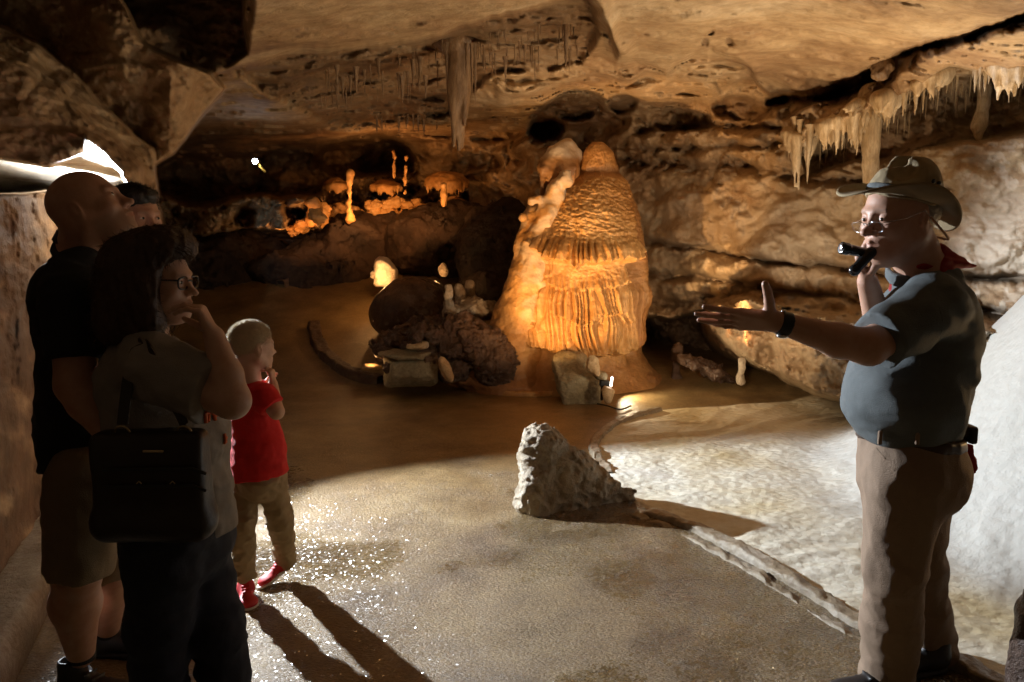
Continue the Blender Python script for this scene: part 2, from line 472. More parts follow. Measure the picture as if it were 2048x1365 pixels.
# ---------------------------------------------------------------- cave floor
KERB_PX = [(2420, 1600), (2000, 1365), (1860, 1300), (1735, 1247), (1640, 1190), (1500, 1110), (1400, 1060), (1310, 1028), (1268, 1000), (1215, 950), (1188, 895), (1215, 860), (1262, 835), (1318, 822)]
KERB = [G(*p) for p in KERB_PX]
_ext = [(-3, 0.5)]
def ground_z(x, y):
    x = np.asarray(x, float); y = np.asarray(y, float)
    p = np.stack([x, y, np.zeros_like(x)], -1)
    z = 0.30 * np.maximum(y - 8.2, 0) * sstep(1.9, 0.4, x) + 0.05 * np.maximum(y - 9.2, 0)
    d = np.sqrt(((x - 4.6) / 2.7) ** 2 + ((y - 4.6) / 2.6) ** 2)
    z = z + 2.45 * sstep(1.0, 0.0, d)
    z = z + 0.10 * np.exp(-(((x - 2.2) / 1.6) ** 2 + ((y - 8.6) / 0.9) ** 2))
    ins = pool_mask(x, y)
    z = z + 0.016 * ins * fbm(p * 1.7, 3) + 0.012 * fbm(p * 1.1 + 7, 3)
    z = z + ins * 0.010 * (1 - np.abs(np.sin(9 * (x * 0.6 - y) + 5 * fbm(p * 0.9 + 3, 2))))*sstep(.2,.8,ins)
    return z
def pool_mask(x, y):
    pts = [(k.x, k.y) for k in KERB] + [(2.6, 7.3), (3.4, 8.0), (6, 9.5), (14, 9.5), (14, -1.0), (3.0, 0.6)]
    return sstep(0.03, -0.03, poly_sdf(x, y, pts))
gx = np.concatenate([np.arange(-5.2, -3.0, 0.08), np.arange(-3.0, 4.6, 0.022), np.arange(4.6, 9.0, 0.08)])
gy = np.concatenate([np.arange(-1.5, 1.8, 0.12), np.arange(1.8, 9.4, 0.022), np.arange(9.4, 15, 0.06)])
GX, GY = np.meshgrid(gx, gy)
pm = pool_mask(GX, GY)
GZ = ground_z(GX, GY)
p3 = np.stack([GX, GY, GZ], -1)
path = (1 - pm)
peb = np.maximum(0, fbm(p3 * 7, 2)) * 0.008 + np.maximum(0, noise3(p3 * 23 + 9)) * 0.004
puddle = sstep(0.02, 0.3, fbm(p3 * 0.9 + 4.4, 3))
near = sstep(6.5, 4.0, GY)
GZ = GZ + path * near * peb * (1 - 0.8 * puddle)
GZ = GZ + pm * (0.004 * fbm(p3 * 22, 2) + 0.004 * np.abs(noise3(p3 * 12 + 3)))
gravel = path * near * (1 - 0.7 * puddle) * (0.55 + 0.45 * sstep(-0.25, 0.15, fbm(p3 * 2.3 + 13, 3)))
bank_d = np.sqrt(((GX - 4.6) / 2.7) ** 2 + ((GY - 4.6) / 2.6) ** 2)
bank_a = pm * sstep(1.12, 0.86, bank_d + 0.08 * fbm(p3 * 1.5, 3))
def floor_mat():
    m, nt, bs = mat_new("wet_floor")
    v = coords(nt)
    pool = attr(nt, "pool")
    grav = attr(nt, "gravel")
    nA = tex_noise(nt, v, 2.2, 6, 0.6, 0.1)
    mud = ramp(nt, nA, [(0.3, (0.14, 0.085, 0.034)), (0.5, (0.245, 0.163, 0.072)), (0.7, (0.35, 0.245, 0.115))])
    nF = tex_noise(nt, v, 60, 5, 0.7)
    mud = mixc(nt, 0.8, mud, ramp(nt, nF, [(0.3, (0.5, 0.45, 0.4)), (0.6, (1, 1, 1)), (0.8, (1.2, 1.15, 1.05))]), 'MULTIPLY')
    cal = ramp(nt, tex_noise(nt, v, 1.1, 5, 0.6, 0.1), [(0.33, (0.58, 0.48, 0.28)), (0.44, (0.68, 0.61, 0.45)), (0.56, (0.74, 0.71, 0.60)), (0.75, (0.78, 0.76, 0.70))])
    cal = mixc(nt, 0.55, cal, ramp(nt, tex_noise(nt, v, 26, 6, 0.65), [(0.3, (0.78, 0.73, 0.64)), (0.6, (1, 1, 1))]), 'MULTIPLY')
    bank = attr(nt, "bank")
    cal = mixc(nt, bank, cal, mixc(nt, tex_noise(nt, v, 2.0, 6, 0.65), (0.54, 0.54, 0.49), (0.72, 0.73, 0.70)))
    col = mixc(nt, pool, mud, cal)
    nt.links.new(col, bs.inputs['Base Color'])
    vo = tex_voro(nt, v, 55)
    h1 = math_n(nt, 'ADD', math_n(nt, 'MULTIPLY', tex_noise(nt, v, 130, 4, 0.7), 0.9), math_n(nt, 'MULTIPLY', tex_noise(nt, coords(nt, (1, 1.6, 1)), 34, 7, 0.78), 1.1))
    h1 = math_n(nt, 'MULTIPLY', h1, math_n(nt, 'ADD', math_n(nt, 'MULTIPLY', grav, 1.0), 0.25))
    rip = N(nt, 'ShaderNodeTexVoronoi', Scale=20.0)
    rip.feature = 'SMOOTH_F1'
    vs = coords(nt, (1.0, 1.3, 1.0))
    nt.links.new(vs, rip.inputs['Vector'])
    h2 = math_n(nt, 'ADD', math_n(nt, 'MULTIPLY', rip.outputs['Distance'], 1.4), math_n(nt, 'MULTIPLY', tex_noise(nt, v, 90, 5, 0.6), 0.5))
    v2 = N(nt, 'ShaderNodeTexVoronoi', Scale=75.0)
    nt.links.new(coords(nt, (1, 1.8, 1)), v2.inputs['Vector'])
    h1 = math_n(nt, 'ADD', h1, math_n(nt, 'MULTIPLY', math_n(nt, 'MULTIPLY', v2.outputs['Distance'], -1.6), grav))
    h = math_n(nt, 'ADD', h1, math_n(nt, 'MULTIPLY', math_n(nt, 'MULTIPLY', h2, pool), math_n(nt, 'SUBTRACT', 0.6, math_n(nt, 'MULTIPLY', bank, 0.25))))
    nt.links.new(bump(nt, h, 1.0, 0.015), bs.inputs['Normal'])
    gl = ramp(nt, tex_noise(nt, v, 34, 3, 0.6), [(0.44, (0.34,) * 3), (0.56, (0.0,) * 3)])
    rg = math_n(nt, 'SUBTRACT', 0.42, math_n(nt, 'MULTIPLY', grav, math_n(nt, 'SUBTRACT', 0.36, gl)))
    rg = math_n(nt, 'ADD', rg, math_n(nt, 'MULTIPLY', pool, 0.22))
    nt.links.new(rg, bs.inputs['Roughness'])
    bs.inputs['Specular IOR Level'].default_value = 0.5
    v3 = N(nt, 'ShaderNodeTexVoronoi', Scale=170.0)
    nt.links.new(v, v3.inputs['Vector'])
    def vm(op, a, b):
        n_ = nt.nodes.new('ShaderNodeVectorMath'); n_.operation = op
        for s_, x_ in ((n_.inputs[0], a), (n_.inputs[1], b)):
            if isinstance(x_, tuple): s_.default_value = x_
            elif x_ is not None: nt.links.new(x_, s_)
        return n_.outputs[0]
    tilt = vm('MULTIPLY', vm('SUBTRACT', v3.outputs['Color'], (0.5, 0.5, 0.5)), (1.1, 1.1, 0.25))
    geo = nt.nodes.new('ShaderNodeNewGeometry')
    nt.links.new(vm('NORMALIZE', vm('ADD', geo.outputs['Normal'], tilt), None), bs.inputs['Coat Normal'])
    wetm = ramp(nt, tex_noise(nt, v, 6, 4, 0.6), [(0.36, (0.25,) * 3), (0.55, (1.0,) * 3)])
    nt.links.new(math_n(nt, 'MULTIPLY', math_n(nt, 'MULTIPLY', math_n(nt, 'SUBTRACT', 1.0, pool), math_n(nt, 'ADD', math_n(nt, 'MULTIPLY', grav, 0.4), 0.5)), wetm), bs.inputs['Coat Weight'])
    bs.inputs['Coat Roughness'].default_value = 0.16
    return m
M_FLOOR = floor_mat()
floor = obj("cave_floor", new_mesh("cave_floor", np.stack([GX, GY, GZ], -1), grid_faces(*GX.shape), True, {"pool": pm, "gravel": gravel, "bank": bank_a}), M_FLOOR)
tag(floor, "wet trodden cave floor beside pale flowstone basin", None, None, "structure")
# ---------------------------------------------------------------- signed-distance modelling kit (bodies, clothes, rocks)
class Shape:
    """a list of blended primitives, meshed as one continuous surface"""
    def __init__(self):
        self.ops = []
        self.M = None                     # optional local frame (rotation 3x3, origin, scale)
    def frame(self, R=None, o=(0, 0, 0), s=1.0):
        self.M = None if R is None else (np.array(R, float), np.array(o, float), s)
    def _p(self, p):
        p = np.array(p, float)
        if self.M is None: return p
        R, o, s = self.M
        return o + R @ (p * s)
    def _s(self): return 1.0 if self.M is None else self.M[2]
    def _R(self): return np.eye(3) if self.M is None else self.M[0]
    def cap(self, a, b, r1, r2=None, k=0.02, op='+', flat=None, f=1.0, cut=None):
        """tapered capsule; flat = direction along which it is thinner by f; cut=(t0,t1) gives flat ends"""
        s = self._s(); r2 = r1 if r2 is None else r2
        fl = None if flat is None else self._R() @ np.array(flat, float) / np.linalg.norm(flat)
        self.ops.append(('cap', self._p(a), self._p(b), r1 * s, r2 * s, k * s, op, fl, f, cut))
        return self
    def ell(self, c, r, k=0.02, op='+', rot=None):
        s = self._s(); R = self._R()
        if rot is not None: R = R @ np.array(rot, float)
        r = np.array(r, float) * s if np.ndim(r) else np.array([r] * 3, float) * s
        self.ops.append(('ell', self._p(c), R, r, k * s, op))
        return self
    def box(self, c, h, rad=0.01, k=0.01, op='+', rot=None):
        s = self._s(); R = self._R()
        if rot is not None: R = R @ np.array(rot, float)
        self.ops.append(('box', self._p(c), R, np.array(h, float) * s, rad * s, k * s, op))
        return self
    def plane(self, p, n, k=0.005):
        """keep only the side that n points away from"""
        n = self._R() @ np.array(n, float)
        self.ops.append(('pln', self._p(p), n / np.linalg.norm(n), k, '&'))
        return self
    @staticmethod
    def _d(op, q):
        t = op[0]
        if t == 'cap':
            _, a, b, r1, r2, k, o, fl, f, cut = op
            ab = b - a
            L2 = ab @ ab + 1e-12
            h = ((q - a) @ ab / L2)
            hc = np.clip(h, 0, 1) if cut is None else np.clip(h, 0 if cut[0] is None else cut[0] - 0.3, cut[1] + 0.3)
            v = q - a - hc[:, None] * ab
            if fl is not None:
                v = v + np.outer(v @ fl, fl) * (1 / f - 1)
            d = np.sqrt((v * v).sum(1)) - (r1 + (r2 - r1) * hc)
            if cut is not None:
                L = math.sqrt(L2)
                d = np.maximum(d, (h - cut[1]) * L)
                if cut[0] is not None: d = np.maximum(d, (cut[0] - h) * L)
            return d
        if t == 'ell':
            _, c, R, r, k, o = op
            p = (q - c) @ R
            k0 = np.sqrt(((p / r) ** 2).sum(1))
            k1 = np.sqrt(((p / (r * r)) ** 2).sum(1)) + 1e-9
            return np.where(k0 < 1e-4, -r.min(), k0 * (k0 - 1) / k1)
        if t == 'box':
            _, c, R, h, rad, k, o = op
            p = np.abs((q - c) @ R) - (h - rad)
            return np.sqrt((np.maximum(p, 0) ** 2).sum(1)) + np.minimum(p.max(1), 0) - rad
        if t == 'pln':
            return (q - op[1]) @ op[2]
    def eval(self, q, ops=None):
        d = np.full(len(q), 10.0)
        for op in (self.ops if ops is None else ops):
            e = self._d(op, q)
            o = op[-1] if op[0] in ('ell', 'box', 'pln') else op[6]
            k = op[-2] if op[0] in ('ell', 'box', 'pln') else op[5]
            k = max(k, 1e-4)
            if o == '+': d = smin(d, e, k)
            elif o == '-': d = -smin(-d, e, k)
            else: d = -smin(-d, -e, k)
        return d
    def bounds(self, pad=0.03):
        lo, hi = np.full(3, 1e9), np.full(3, -1e9)
        for op in self.ops:
            if op[0] == 'cap' and op[6] == '+':
                r = max(op[3], op[4])
                for e in (op[1], op[2]):
                    lo = np.minimum(lo, e - r); hi = np.maximum(hi, e + r)
            elif op[0] == 'ell' and op[-1] == '+':
                r = op[3].max(); lo = np.minimum(lo, op[1] - r); hi = np.maximum(hi, op[1] + r)
            elif op[0] == 'box' and op[-1] == '+':
                r = np.linalg.norm(op[3]); lo = np.minimum(lo, op[1] - r); hi = np.maximum(hi, op[1] + r)
        return lo - pad, hi + pad
    def mesh(self, h=0.006, zh=None, disp=None, dmax=0.0):
        """zh: optional function z -> step for a grid that is finer where it matters"""
        lo, hi = self.bounds(0.02 + dmax)
        xs = np.arange(lo[0], hi[0] + h, h); ys = np.arange(lo[1], hi[1] + h, h)
        if zh is None:
            zs = np.arange(lo[2], hi[2] + h, h)
        else:
            zs = [lo[2]]
            while zs[-1] < hi[2]: zs.append(zs[-1] + zh(zs[-1]))
            zs = np.array(zs)
        B = 10
        nx, ny, nz = len(xs), len(ys), len(zs)
        D = np.ones((nx, ny, nz), np.float32)
        def mids(g):
            st = np.arange(0, len(g), B); en = np.minimum(st + B, len(g)) - 1
            return st, 0.5 * (g[st] + g[en]), 0.5 * (g[en] - g[st])
        (si, mx, hx), (sj, my, hy), (sk, mz, hz) = mids(xs), mids(ys), mids(zs)
        C = np.stack(np.meshgrid(mx, my, mz, indexing='ij'), -1).reshape(-1, 3)
        H = np.stack(np.meshgrid(hx, hy, hz, indexing='ij'), -1).reshape(-1, 3)
        Rb = np.sqrt((H * H).sum(1))
        per = np.stack([self._d(o, C) for o in self.ops], 1)
        dc = self.eval(C)
        gi = np.stack(np.meshgrid(si, sj, sk, indexing='ij'), -1).reshape(-1, 3)
        ispln = np.array([o[0] == 'pln' for o in self.ops])
        act = np.abs(dc) <= Rb * 1.6 + 0.03 + dmax
        for (i, j, k) in gi[(~act) & (dc < 0)]:
            D[i:i + B, j:j + B, k:k + B] = -1
        for n_ in np.nonzero(act)[0]:
            i, j, k = gi[n_]
            X, Yv, Z = xs[i:i + B], ys[j:j + B], zs[k:k + B]
            use = ispln | (per[n_] < Rb[n_] * 1.8 + 0.045)
            near = [o for o, u in zip(self.ops, use) if u]
            q = np.stack(np.meshgrid(X, Yv, Z, indexing='ij'), -1).reshape(-1, 3)
            d = self.eval(q, near)
            if disp is not None:
                if d.min() < dmax + 0.03 and d.max() > -dmax - 0.03:
                    d = d - disp(q)
            D[i:i + B, j:j + B, k:k + B] = d.reshape(len(X), len(Yv), len(Z))
        return surface_net(D, xs, ys, zs)

def surface_net(D, xs, ys, zs):
    S = D < 0
    nx, ny, nz = D.shape
    c = np.zeros((nx - 1, ny - 1, nz - 1), np.int8)
    for a in (0, 1):
        for b in (0, 1):
            for e in (0, 1):
                c += S[a:nx - 1 + a, b:ny - 1 + b, e:nz - 1 + e]
    I, J, K = np.nonzero((c > 0) & (c < 8))
    idx = np.full(c.shape, -1, np.int32)
    idx[I, J, K] = np.arange(len(I))
    acc = np.zeros((len(I), 3)); cnt = np.zeros(len(I))
    cr = [(a, b, e) for a in (0, 1) for b in (0, 1) for e in (0, 1)]
    V = {t: D[I + t[0], J + t[1], K + t[2]] for t in cr}
    for t in cr:
        for ax in range(3):
            if t[ax] == 1: continue
            t2 = list(t); t2[ax] = 1; t2 = tuple(t2)
            va, vb = V[t], V[t2]
            m = (va < 0) != (vb < 0)
            f = np.where(m, va / (va - vb + 1e-12), 0)
            pt = np.stack([np.full(len(I), float(v)) for v in t], 1)
            pt[:, ax] = f
            acc[m] += pt[m]; cnt[m] += 1
    acc /= np.maximum(cnt, 1)[:, None]
    def lerp(g, i, f): return g[i] + (g[i + 1] - g[i]) * f
    verts = np.stack([lerp(xs, I, acc[:, 0]), lerp(ys, J, acc[:, 1]), lerp(zs, K, acc[:, 2])], 1)
    faces = []
    def quads(m, ax):
        i, j, k = np.nonzero(m)
        if ax == 0: j, k = j + 1, k + 1
        elif ax == 1: i, k = i + 1, k + 1
        else: i, j = i + 1, j + 1
        if ax == 0: q = [idx[i, j - 1, k - 1], idx[i, j, k - 1], idx[i, j, k], idx[i, j - 1, k]]; s = S[i, j, k]
        elif ax == 1: q = [idx[i - 1, j, k - 1], idx[i - 1, j, k], idx[i, j, k], idx[i, j, k - 1]]; s = S[i, j, k]
        else: q = [idx[i - 1, j - 1, k], idx[i, j - 1, k], idx[i, j, k], idx[i - 1, j, k]]; s = S[i, j, k]
        q = np.stack(q, 1)
        q[~s] = q[~s][:, ::-1]
        faces.append(q)
    quads(S[:-1, 1:-1, 1:-1] != S[1:, 1:-1, 1:-1], 0)
    quads(S[1:-1, :-1, 1:-1] != S[1:-1, 1:, 1:-1], 1)
    quads(S[1:-1, 1:-1, :-1] != S[1:-1, 1:-1, 1:], 2)
    F = np.concatenate(faces)
    F = F[(F >= 0).all(1)]
    return verts, F
def smooth_verts(v, f, n=2, lam=0.5):
    e = np.concatenate([f[:, [0, 1]], f[:, [1, 2]], f[:, [2, 3]], f[:, [3, 0]]])
    cnt = np.bincount(e[:, 0], minlength=len(v)) + np.bincount(e[:, 1], minlength=len(v)) + 1e-9
    for _ in range(n):
        acc = np.zeros_like(v)
        for ax in range(3):
            acc[:, ax] = np.bincount(e[:, 0], v[e[:, 1], ax], len(v)) + np.bincount(e[:, 1], v[e[:, 0], ax], len(v))
        v = v + lam * (acc / cnt[:, None] - v)
    return v
def shape_obj(name, shape, mat, parent=None, h=0.006, zh=None, disp=None, dmax=0.0, sm=1, attrs=None):
    v, f = shape.mesh(h, zh, disp, dmax)
    if sm: v = smooth_verts(v, f, sm)
    me = new_mesh(name, v, f, True, attrs(v) if attrs else None)
    return obj(name, me, mat, parent)
def rotm(axis, deg):
    return np.array(Matrix.Rotation(math.radians(deg), 3, axis))
def basis(fwd, up):
    """columns: x = fwd, z ~ up, y = left"""
    f = np.array(fwd, float); f /= np.linalg.norm(f)
    u = np.array(up, float); u -= f * (u @ f); u /= np.linalg.norm(u)
    return np.stack([f, np.cross(u, f), u], 1)
# ---------------------------------------------------------------- flowstone, rocks, kerbs
FLOW = [(0.28, (0.38, 0.17, 0.05)), (0.45, (0.56, 0.30, 0.10)), (0.6, (0.66, 0.40, 0.16)), (0.78, (0.72, 0.50, 0.24))]
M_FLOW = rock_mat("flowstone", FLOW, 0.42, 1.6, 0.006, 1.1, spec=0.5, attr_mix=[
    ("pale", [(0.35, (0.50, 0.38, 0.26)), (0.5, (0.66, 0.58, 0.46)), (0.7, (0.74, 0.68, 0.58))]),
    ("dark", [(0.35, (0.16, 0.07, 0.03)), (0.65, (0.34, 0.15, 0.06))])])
M_ROCK_GREY = rock_mat("grey_limestone", [(0.3, (0.20, 0.16, 0.11)), (0.5, (0.36, 0.29, 0.20)), (0.7, (0.54, 0.48, 0.38))], 0.6, 2.0, 0.008, 2.5)
M_ROCK_BLOCK = rock_mat("mossy_block_stone", [(0.3, (0.17, 0.14, 0.08)), (0.5, (0.32, 0.27, 0.17)), (0.7, (0.46, 0.41, 0.28))], 0.7, 2.0, 0.006, 3.0, pits=0.3, pit_scale=30)
M_ROCK_TAN = rock_mat("tan_stone", [(0.3, (0.42, 0.27, 0.13)), (0.55, (0.62, 0.46, 0.27)), (0.75, (0.70, 0.58, 0.42))], 0.55, 2.0, 0.003, 5.0)
M_ROCK_DARK = rock_mat("dark_wet_rock", [(0.3, (0.06, 0.032, 0.022)), (0.5, (0.11, 0.065, 0.045)), (0.72, (0.24, 0.16, 0.11))], 0.42, 2.0, 0.012, 2.5, wet=0.15)
M_ROCK_PALE = rock_mat("pale_calcite", [(0.3, (0.34, 0.26, 0.18)), (0.5, (0.52, 0.44, 0.34)), (0.72, (0.66, 0.60, 0.50))], 0.5, 2.0, 0.008, 3.0)
M_KERB = rock_mat("worn_concrete_kerb", [(0.3, (0.20, 0.15, 0.10)), (0.5, (0.32, 0.26, 0.18)), (0.7, (0.46, 0.41, 0.34))], 0.34, 3.0, 0.004, 4.0)
M_DRIP = rock_mat("stalactite_calcite", [(0.3, (0.40, 0.28, 0.15)), (0.5, (0.58, 0.44, 0.27)), (0.72, (0.70, 0.60, 0.44))], 0.5, 2.0, 0.003, 6.0, zstretch=0.3)
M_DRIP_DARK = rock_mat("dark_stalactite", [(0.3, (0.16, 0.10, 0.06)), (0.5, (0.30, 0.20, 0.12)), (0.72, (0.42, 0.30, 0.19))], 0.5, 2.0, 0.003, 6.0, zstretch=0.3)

def flowstone():
    Y0 = 8.35
    prof = [(285, 1186, 1204), (292, 1178, 1214), (305, 1169, 1224), (330, 1160, 1233), (345, 1154, 1238), (360, 1146, 1246), (380, 1128, 1256), (400, 1110, 1264),
            (430, 1088, 1275), (480, 1064, 1285), (550, 1046, 1292), (600, 1032, 1291), (650, 1016, 1285), (700, 1004, 1284), (740, 990, 1300), (765, 975, 1316), (800, 960, 1330)]
    prof = np.array(prof, float)
    rows = np.concatenate([np.arange(285, 300, 1.0), np.arange(300, 801, 1.35)])
    L = np.interp(rows, prof[:, 0], prof[:, 1]); R = np.interp(rows, prof[:, 0], prof[:, 2])
    nth = 560
    th = -np.linspace(0, 2 * math.pi, nth, endpoint=False)
    cx, hw = (L + R) / 2, (R - L) / 2
    TH, ROW = np.meshgrid(th, rows)
    CX = np.repeat(cx[:, None], nth, 1); HW = np.repeat(hw[:, None], nth, 1)
    px = CX + HW * np.cos(TH)
    sx0, sz0 = slopes(CX, ROW)
    X0, Z0 = sx0 * Y0, CAMZ + sz0 * Y0
    RX = HW / FPX * Y0
    front = np.clip(np.sin(TH), -1, 1)            # 1 = towards the camera
    RYd = RX * 0.80
    nx, ny = np.cos(TH), -np.sin(TH)
    PX = px; V = ROW
    uv = np.stack([PX / 60.0, V / 60.0, 0.3 * nx + 3.3], -1)
    # shelves: lip height as a function of px, drop of the drapery under it, how far it overhangs
    def shelf(lip_pts, length, over, x0, x1, rise=80):
        xs_, ys_ = zip(*lip_pts)
        lip = np.interp(PX, xs_, ys_) + 12 * noise3(np.stack([PX / 38.0, PX * 0, PX * 0 + 5 + lip_pts[1][1]], -1)) + 9 * noise3(np.stack([PX / 17.0, PX * 0, PX * 0 + lip_pts[0][1]], -1)) + 5 * noise3(np.stack([PX / 5.0, PX * 0, PX * 0 + 2.0], -1))
        win = sstep(x0, x0 + 22, PX) * sstep(x1, x1 - 22, PX)
        t = (V - lip)
        up = np.exp(-np.clip(-t, 0, 1e3) / rise) * (t <= 0)
        dn = (t > 0) * (1 - sstep(0, length, t))
        return over * win * np.where(t <= 0, up, dn), win * (t > -26) * (t < length * 2.6) * np.clip((t + 26) / 26, 0, 1) * (t < 3)
    d = np.zeros_like(PX); fl = np.zeros_like(PX)
    for args in (([(1060, 470), (1110, 505), (1150, 522), (1200, 518), (1260, 498)], 9, 0.26, 1062, 1262, 60),
                 ([(1060, 555), (1100, 560), (1140, 575), (1180, 566), (1250, 556)], 10, 0.06, 1064, 1262, 30),
                 ([(1040, 600), (1080, 640), (1130, 668), (1150, 640)], 10, 0.13, 1052, 1110, 50),
                 ([(1030, 668), (1080, 676), (1150, 690), (1200, 684), (1290, 686)], 9, 0.17, 1050, 1272, 60),
                 ([(1095, 604), (1150, 634), (1200, 612), (1262, 644)], 8, 0.10, 1092, 1262, 26),
                 ([(1060, 652), (1110, 690), (1160, 690), (1190, 672)], 10, 0.10, 1058, 1192, 40),
                 ([(1060, 500), (1090, 545), (1130, 540)], 10, 0.06, 1060, 1120, 40)):
        a, b = shelf(*args)
        d = np.maximum(d, a); fl = np.maximum(fl, b)
    # draperies: vertical flutes
    dr = np.maximum(fl * 0.6, sstep(470, 500, V) * sstep(528, 512, V) * sstep(1070, 1090, PX) * sstep(1262, 1240, PX))
    dr = np.maximum(dr, sstep(560, 580, V) * sstep(690, 676, V) * sstep(1068, 1090, PX))
    wig = 0.7 * noise3(np.stack([PX / 40.0, V / 55.0, PX * 0], -1))
    fx = PX / 8.6 + 1.3 * wig + 1.1 * noise3(np.stack([PX / 21.0, V / 160.0, PX * 0 + 4.0], -1))
    flute = 1 - np.abs(2 * (fx - np.floor(fx)) - 1) ** 1.6
    amp = 0.55 + 0.75 * (noise3(np.stack([np.floor(fx) * 1.37, V / 90.0, PX * 0 + 8.0], -1)) + 0.5)
    fx2 = PX / 4.1 + wig * 1.3
    flute2 = 1 - np.abs(2 * (fx2 - np.floor(fx2)) - 1)
    d = d + dr * (0.085 * flute * amp + 0.014 * flute2)
    # knobbly dripping skin on the upper dome
    up = sstep(345, 370, V) * sstep(505, 470, V) * sstep(1095, 1125, PX) + 0.6 * sstep(524, 540, V) * sstep(566, 552, V) * sstep(1110, 1150, PX)
    kn = fbm(np.stack([(PX + 0.5 * V) / 9.0 + 0.8 * wig, (V - 0.35 * PX) / 5.5 + 0.8 * wig, (PX + V) / 26.0], -1), 3)
    d = d + 0.020 * up * kn
    # body bulges and the right-hand shoulder in its own light
    d = d + 0.10 * np.exp(-((PX - 1180) / 70) ** 2 - ((V - 440) / 75) ** 2) + 0.06 * np.exp(-((PX - 1200) / 60) ** 2 - ((V - 620) / 70) ** 2)
    d = d - 0.10 * np.exp(-((PX - 1250) / 9) ** 2) * sstep(430, 500, V) * sstep(740, 690, V)
    d = d + 0.10 * np.exp(-((PX - 1272) / 12) ** 2) * sstep(470, 520, V) * sstep(640, 580, V)
    # neck under the top cap
    d = d - 0.05 * np.exp(-((V - 345) / 8) ** 2)
    # swelling foot
    d = d + 0.14 * sstep(690, 770, V) ** 2
    d = d + 0.035 * fbm(uv, 3) + 0.006 * fbm(uv * 9, 3)
    fr = sstep(-0.25, 0.25, front)
    d = np.where(V > 690, d, d * fr + (1 - fr) * 0.04 * fbm(uv + 9, 3))
    # silhouettes stay where the outline says: full displacement only away from the rim
    rim = 0.25 + 0.75 * np.abs(front) ** 0.6
    d = d * np.where(V > 700, 1, rim)
    Xw = X0 + nx * (RX + d * 0.9)
    Yw = Y0 + ny * (RYd + d)
    Zw = Z0 + 0 * d
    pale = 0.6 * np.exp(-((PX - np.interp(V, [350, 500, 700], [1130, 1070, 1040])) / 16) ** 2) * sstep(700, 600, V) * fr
    dk = np.maximum(0.55 * sstep(690, 720, V), 0.7 * np.exp(-((V - 345) / 12) ** 2))  # dim foot and neck crease: shade put into the colour
    dk = np.maximum(dk, 0.5 * sstep(1240, 1262, PX) * fr)  # self-shadow of the right flank put into the colour
    root = empty("flowstone_stalagmite", (0.75, Y0, 0.0), "tall amber flowstone dome with fluted draperies in the middle of the cave", "flowstone")
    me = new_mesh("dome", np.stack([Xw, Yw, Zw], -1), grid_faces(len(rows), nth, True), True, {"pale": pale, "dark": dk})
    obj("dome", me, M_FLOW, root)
    # left spine, leaning against the dome
    s = Shape()
    pts = [(1128, 352, 11), (1112, 385, 17), (1096, 430, 24), (1078, 490, 32), (1062, 560, 40), (1050, 620, 50), (1034, 690, 62), (1018, 770, 84)]
    for (xa, ya, ra), (xb, yb, rb) in zip(pts[:-1], pts[1:]):
        A, B = P(xa, ya, 8.1), P(xb, yb, 8.05)
        s.cap(A, B, ra / FPX * 8.1, rb / FPX * 8.1, 0.08)
    pts = [(1072, 402, 11), (1062, 440, 17), (1052, 490, 20), (1040, 560, 24), (1024, 630, 34), (1008, 700, 46), (990, 770, 60)]
    for (xa, ya, ra), (xb, yb, rb) in zip(pts[:-1], pts[1:]):
        A, B = P(xa, ya, 8.2), P(xb, yb, 8.15)
        s.cap(A, B, ra / FPX * 8.1, rb / FPX * 8.1, 0.07)
    for (x, y, r) in ((1064, 402, 8), (1078, 398, 7), (1132, 350, 8), (1126, 362, 11), (1136, 366, 9), (1110, 372, 9), (1046, 436, 9), (1052, 620, 16), (1006, 622, 9)):
        s.ell(P(x, y, 7.95 if y < 380 else 8.0), r / FPX * 8.3, 0.05)
    s.ell(P(945, 745, 8.0), (0.28, 0.3, 0.16), 0.12)
    s.ell(P(1120, 775, 7.95), (0.8, 0.35, 0.10), 0.12)
    s.ell(P(1262, 765, 8.2), (0.32, 0.35, 0.20), 0.12)
    def at(v):
        zz = v[:, 2]
        pxs = 1024 + v[:, 0] / v[:, 1] * FPX
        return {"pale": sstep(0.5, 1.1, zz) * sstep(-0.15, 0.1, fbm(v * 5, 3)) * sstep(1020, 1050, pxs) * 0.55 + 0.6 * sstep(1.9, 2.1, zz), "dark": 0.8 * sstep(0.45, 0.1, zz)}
    shape_obj("spine", s, M_FLOW, root, 0.016, disp=lambda q: 0.016 * fbm(q * 9, 4) + 0.006 * fbm(q * 30, 2), dmax=0.03, attrs=at)
    # the drip-fringed head behind, on the left
    s = Shape()
    for (x, y, r, Y) in ((1133, 298, 20, 8.35), (1118, 320, 30, 8.3), (1140, 316, 26, 8.4), (1102, 338, 27, 8.25), (1130, 340, 29, 8.25), (1150, 345, 20, 8.5), (1124, 365, 15, 8.4)):
        s.ell(P(x, y, Y), (r / FPX * 8.4, r / FPX * 8.4, r / FPX * 8.4), 0.06)
    rs = np.random.RandomState(3)
    for x in np.arange(1082, 1150, 4.2):
        y0 = 352 + rs.uniform(-3, 5) - 8 * abs((x - 1112) / 38.0)
        ln = rs.uniform(10, 34)
        s.cap(P(x, y0 - 8, 8.12), P(x + rs.uniform(-1, 1), y0 + ln, 8.12), 0.022, 0.005, 0.02)
    for x, y1 in ((1090, 412), (1102, 405), (1084, 402)):
        s.cap(P(x, 350, 8.4), P(x, y1, 8.35), 0.03, 0.02, 0.03)
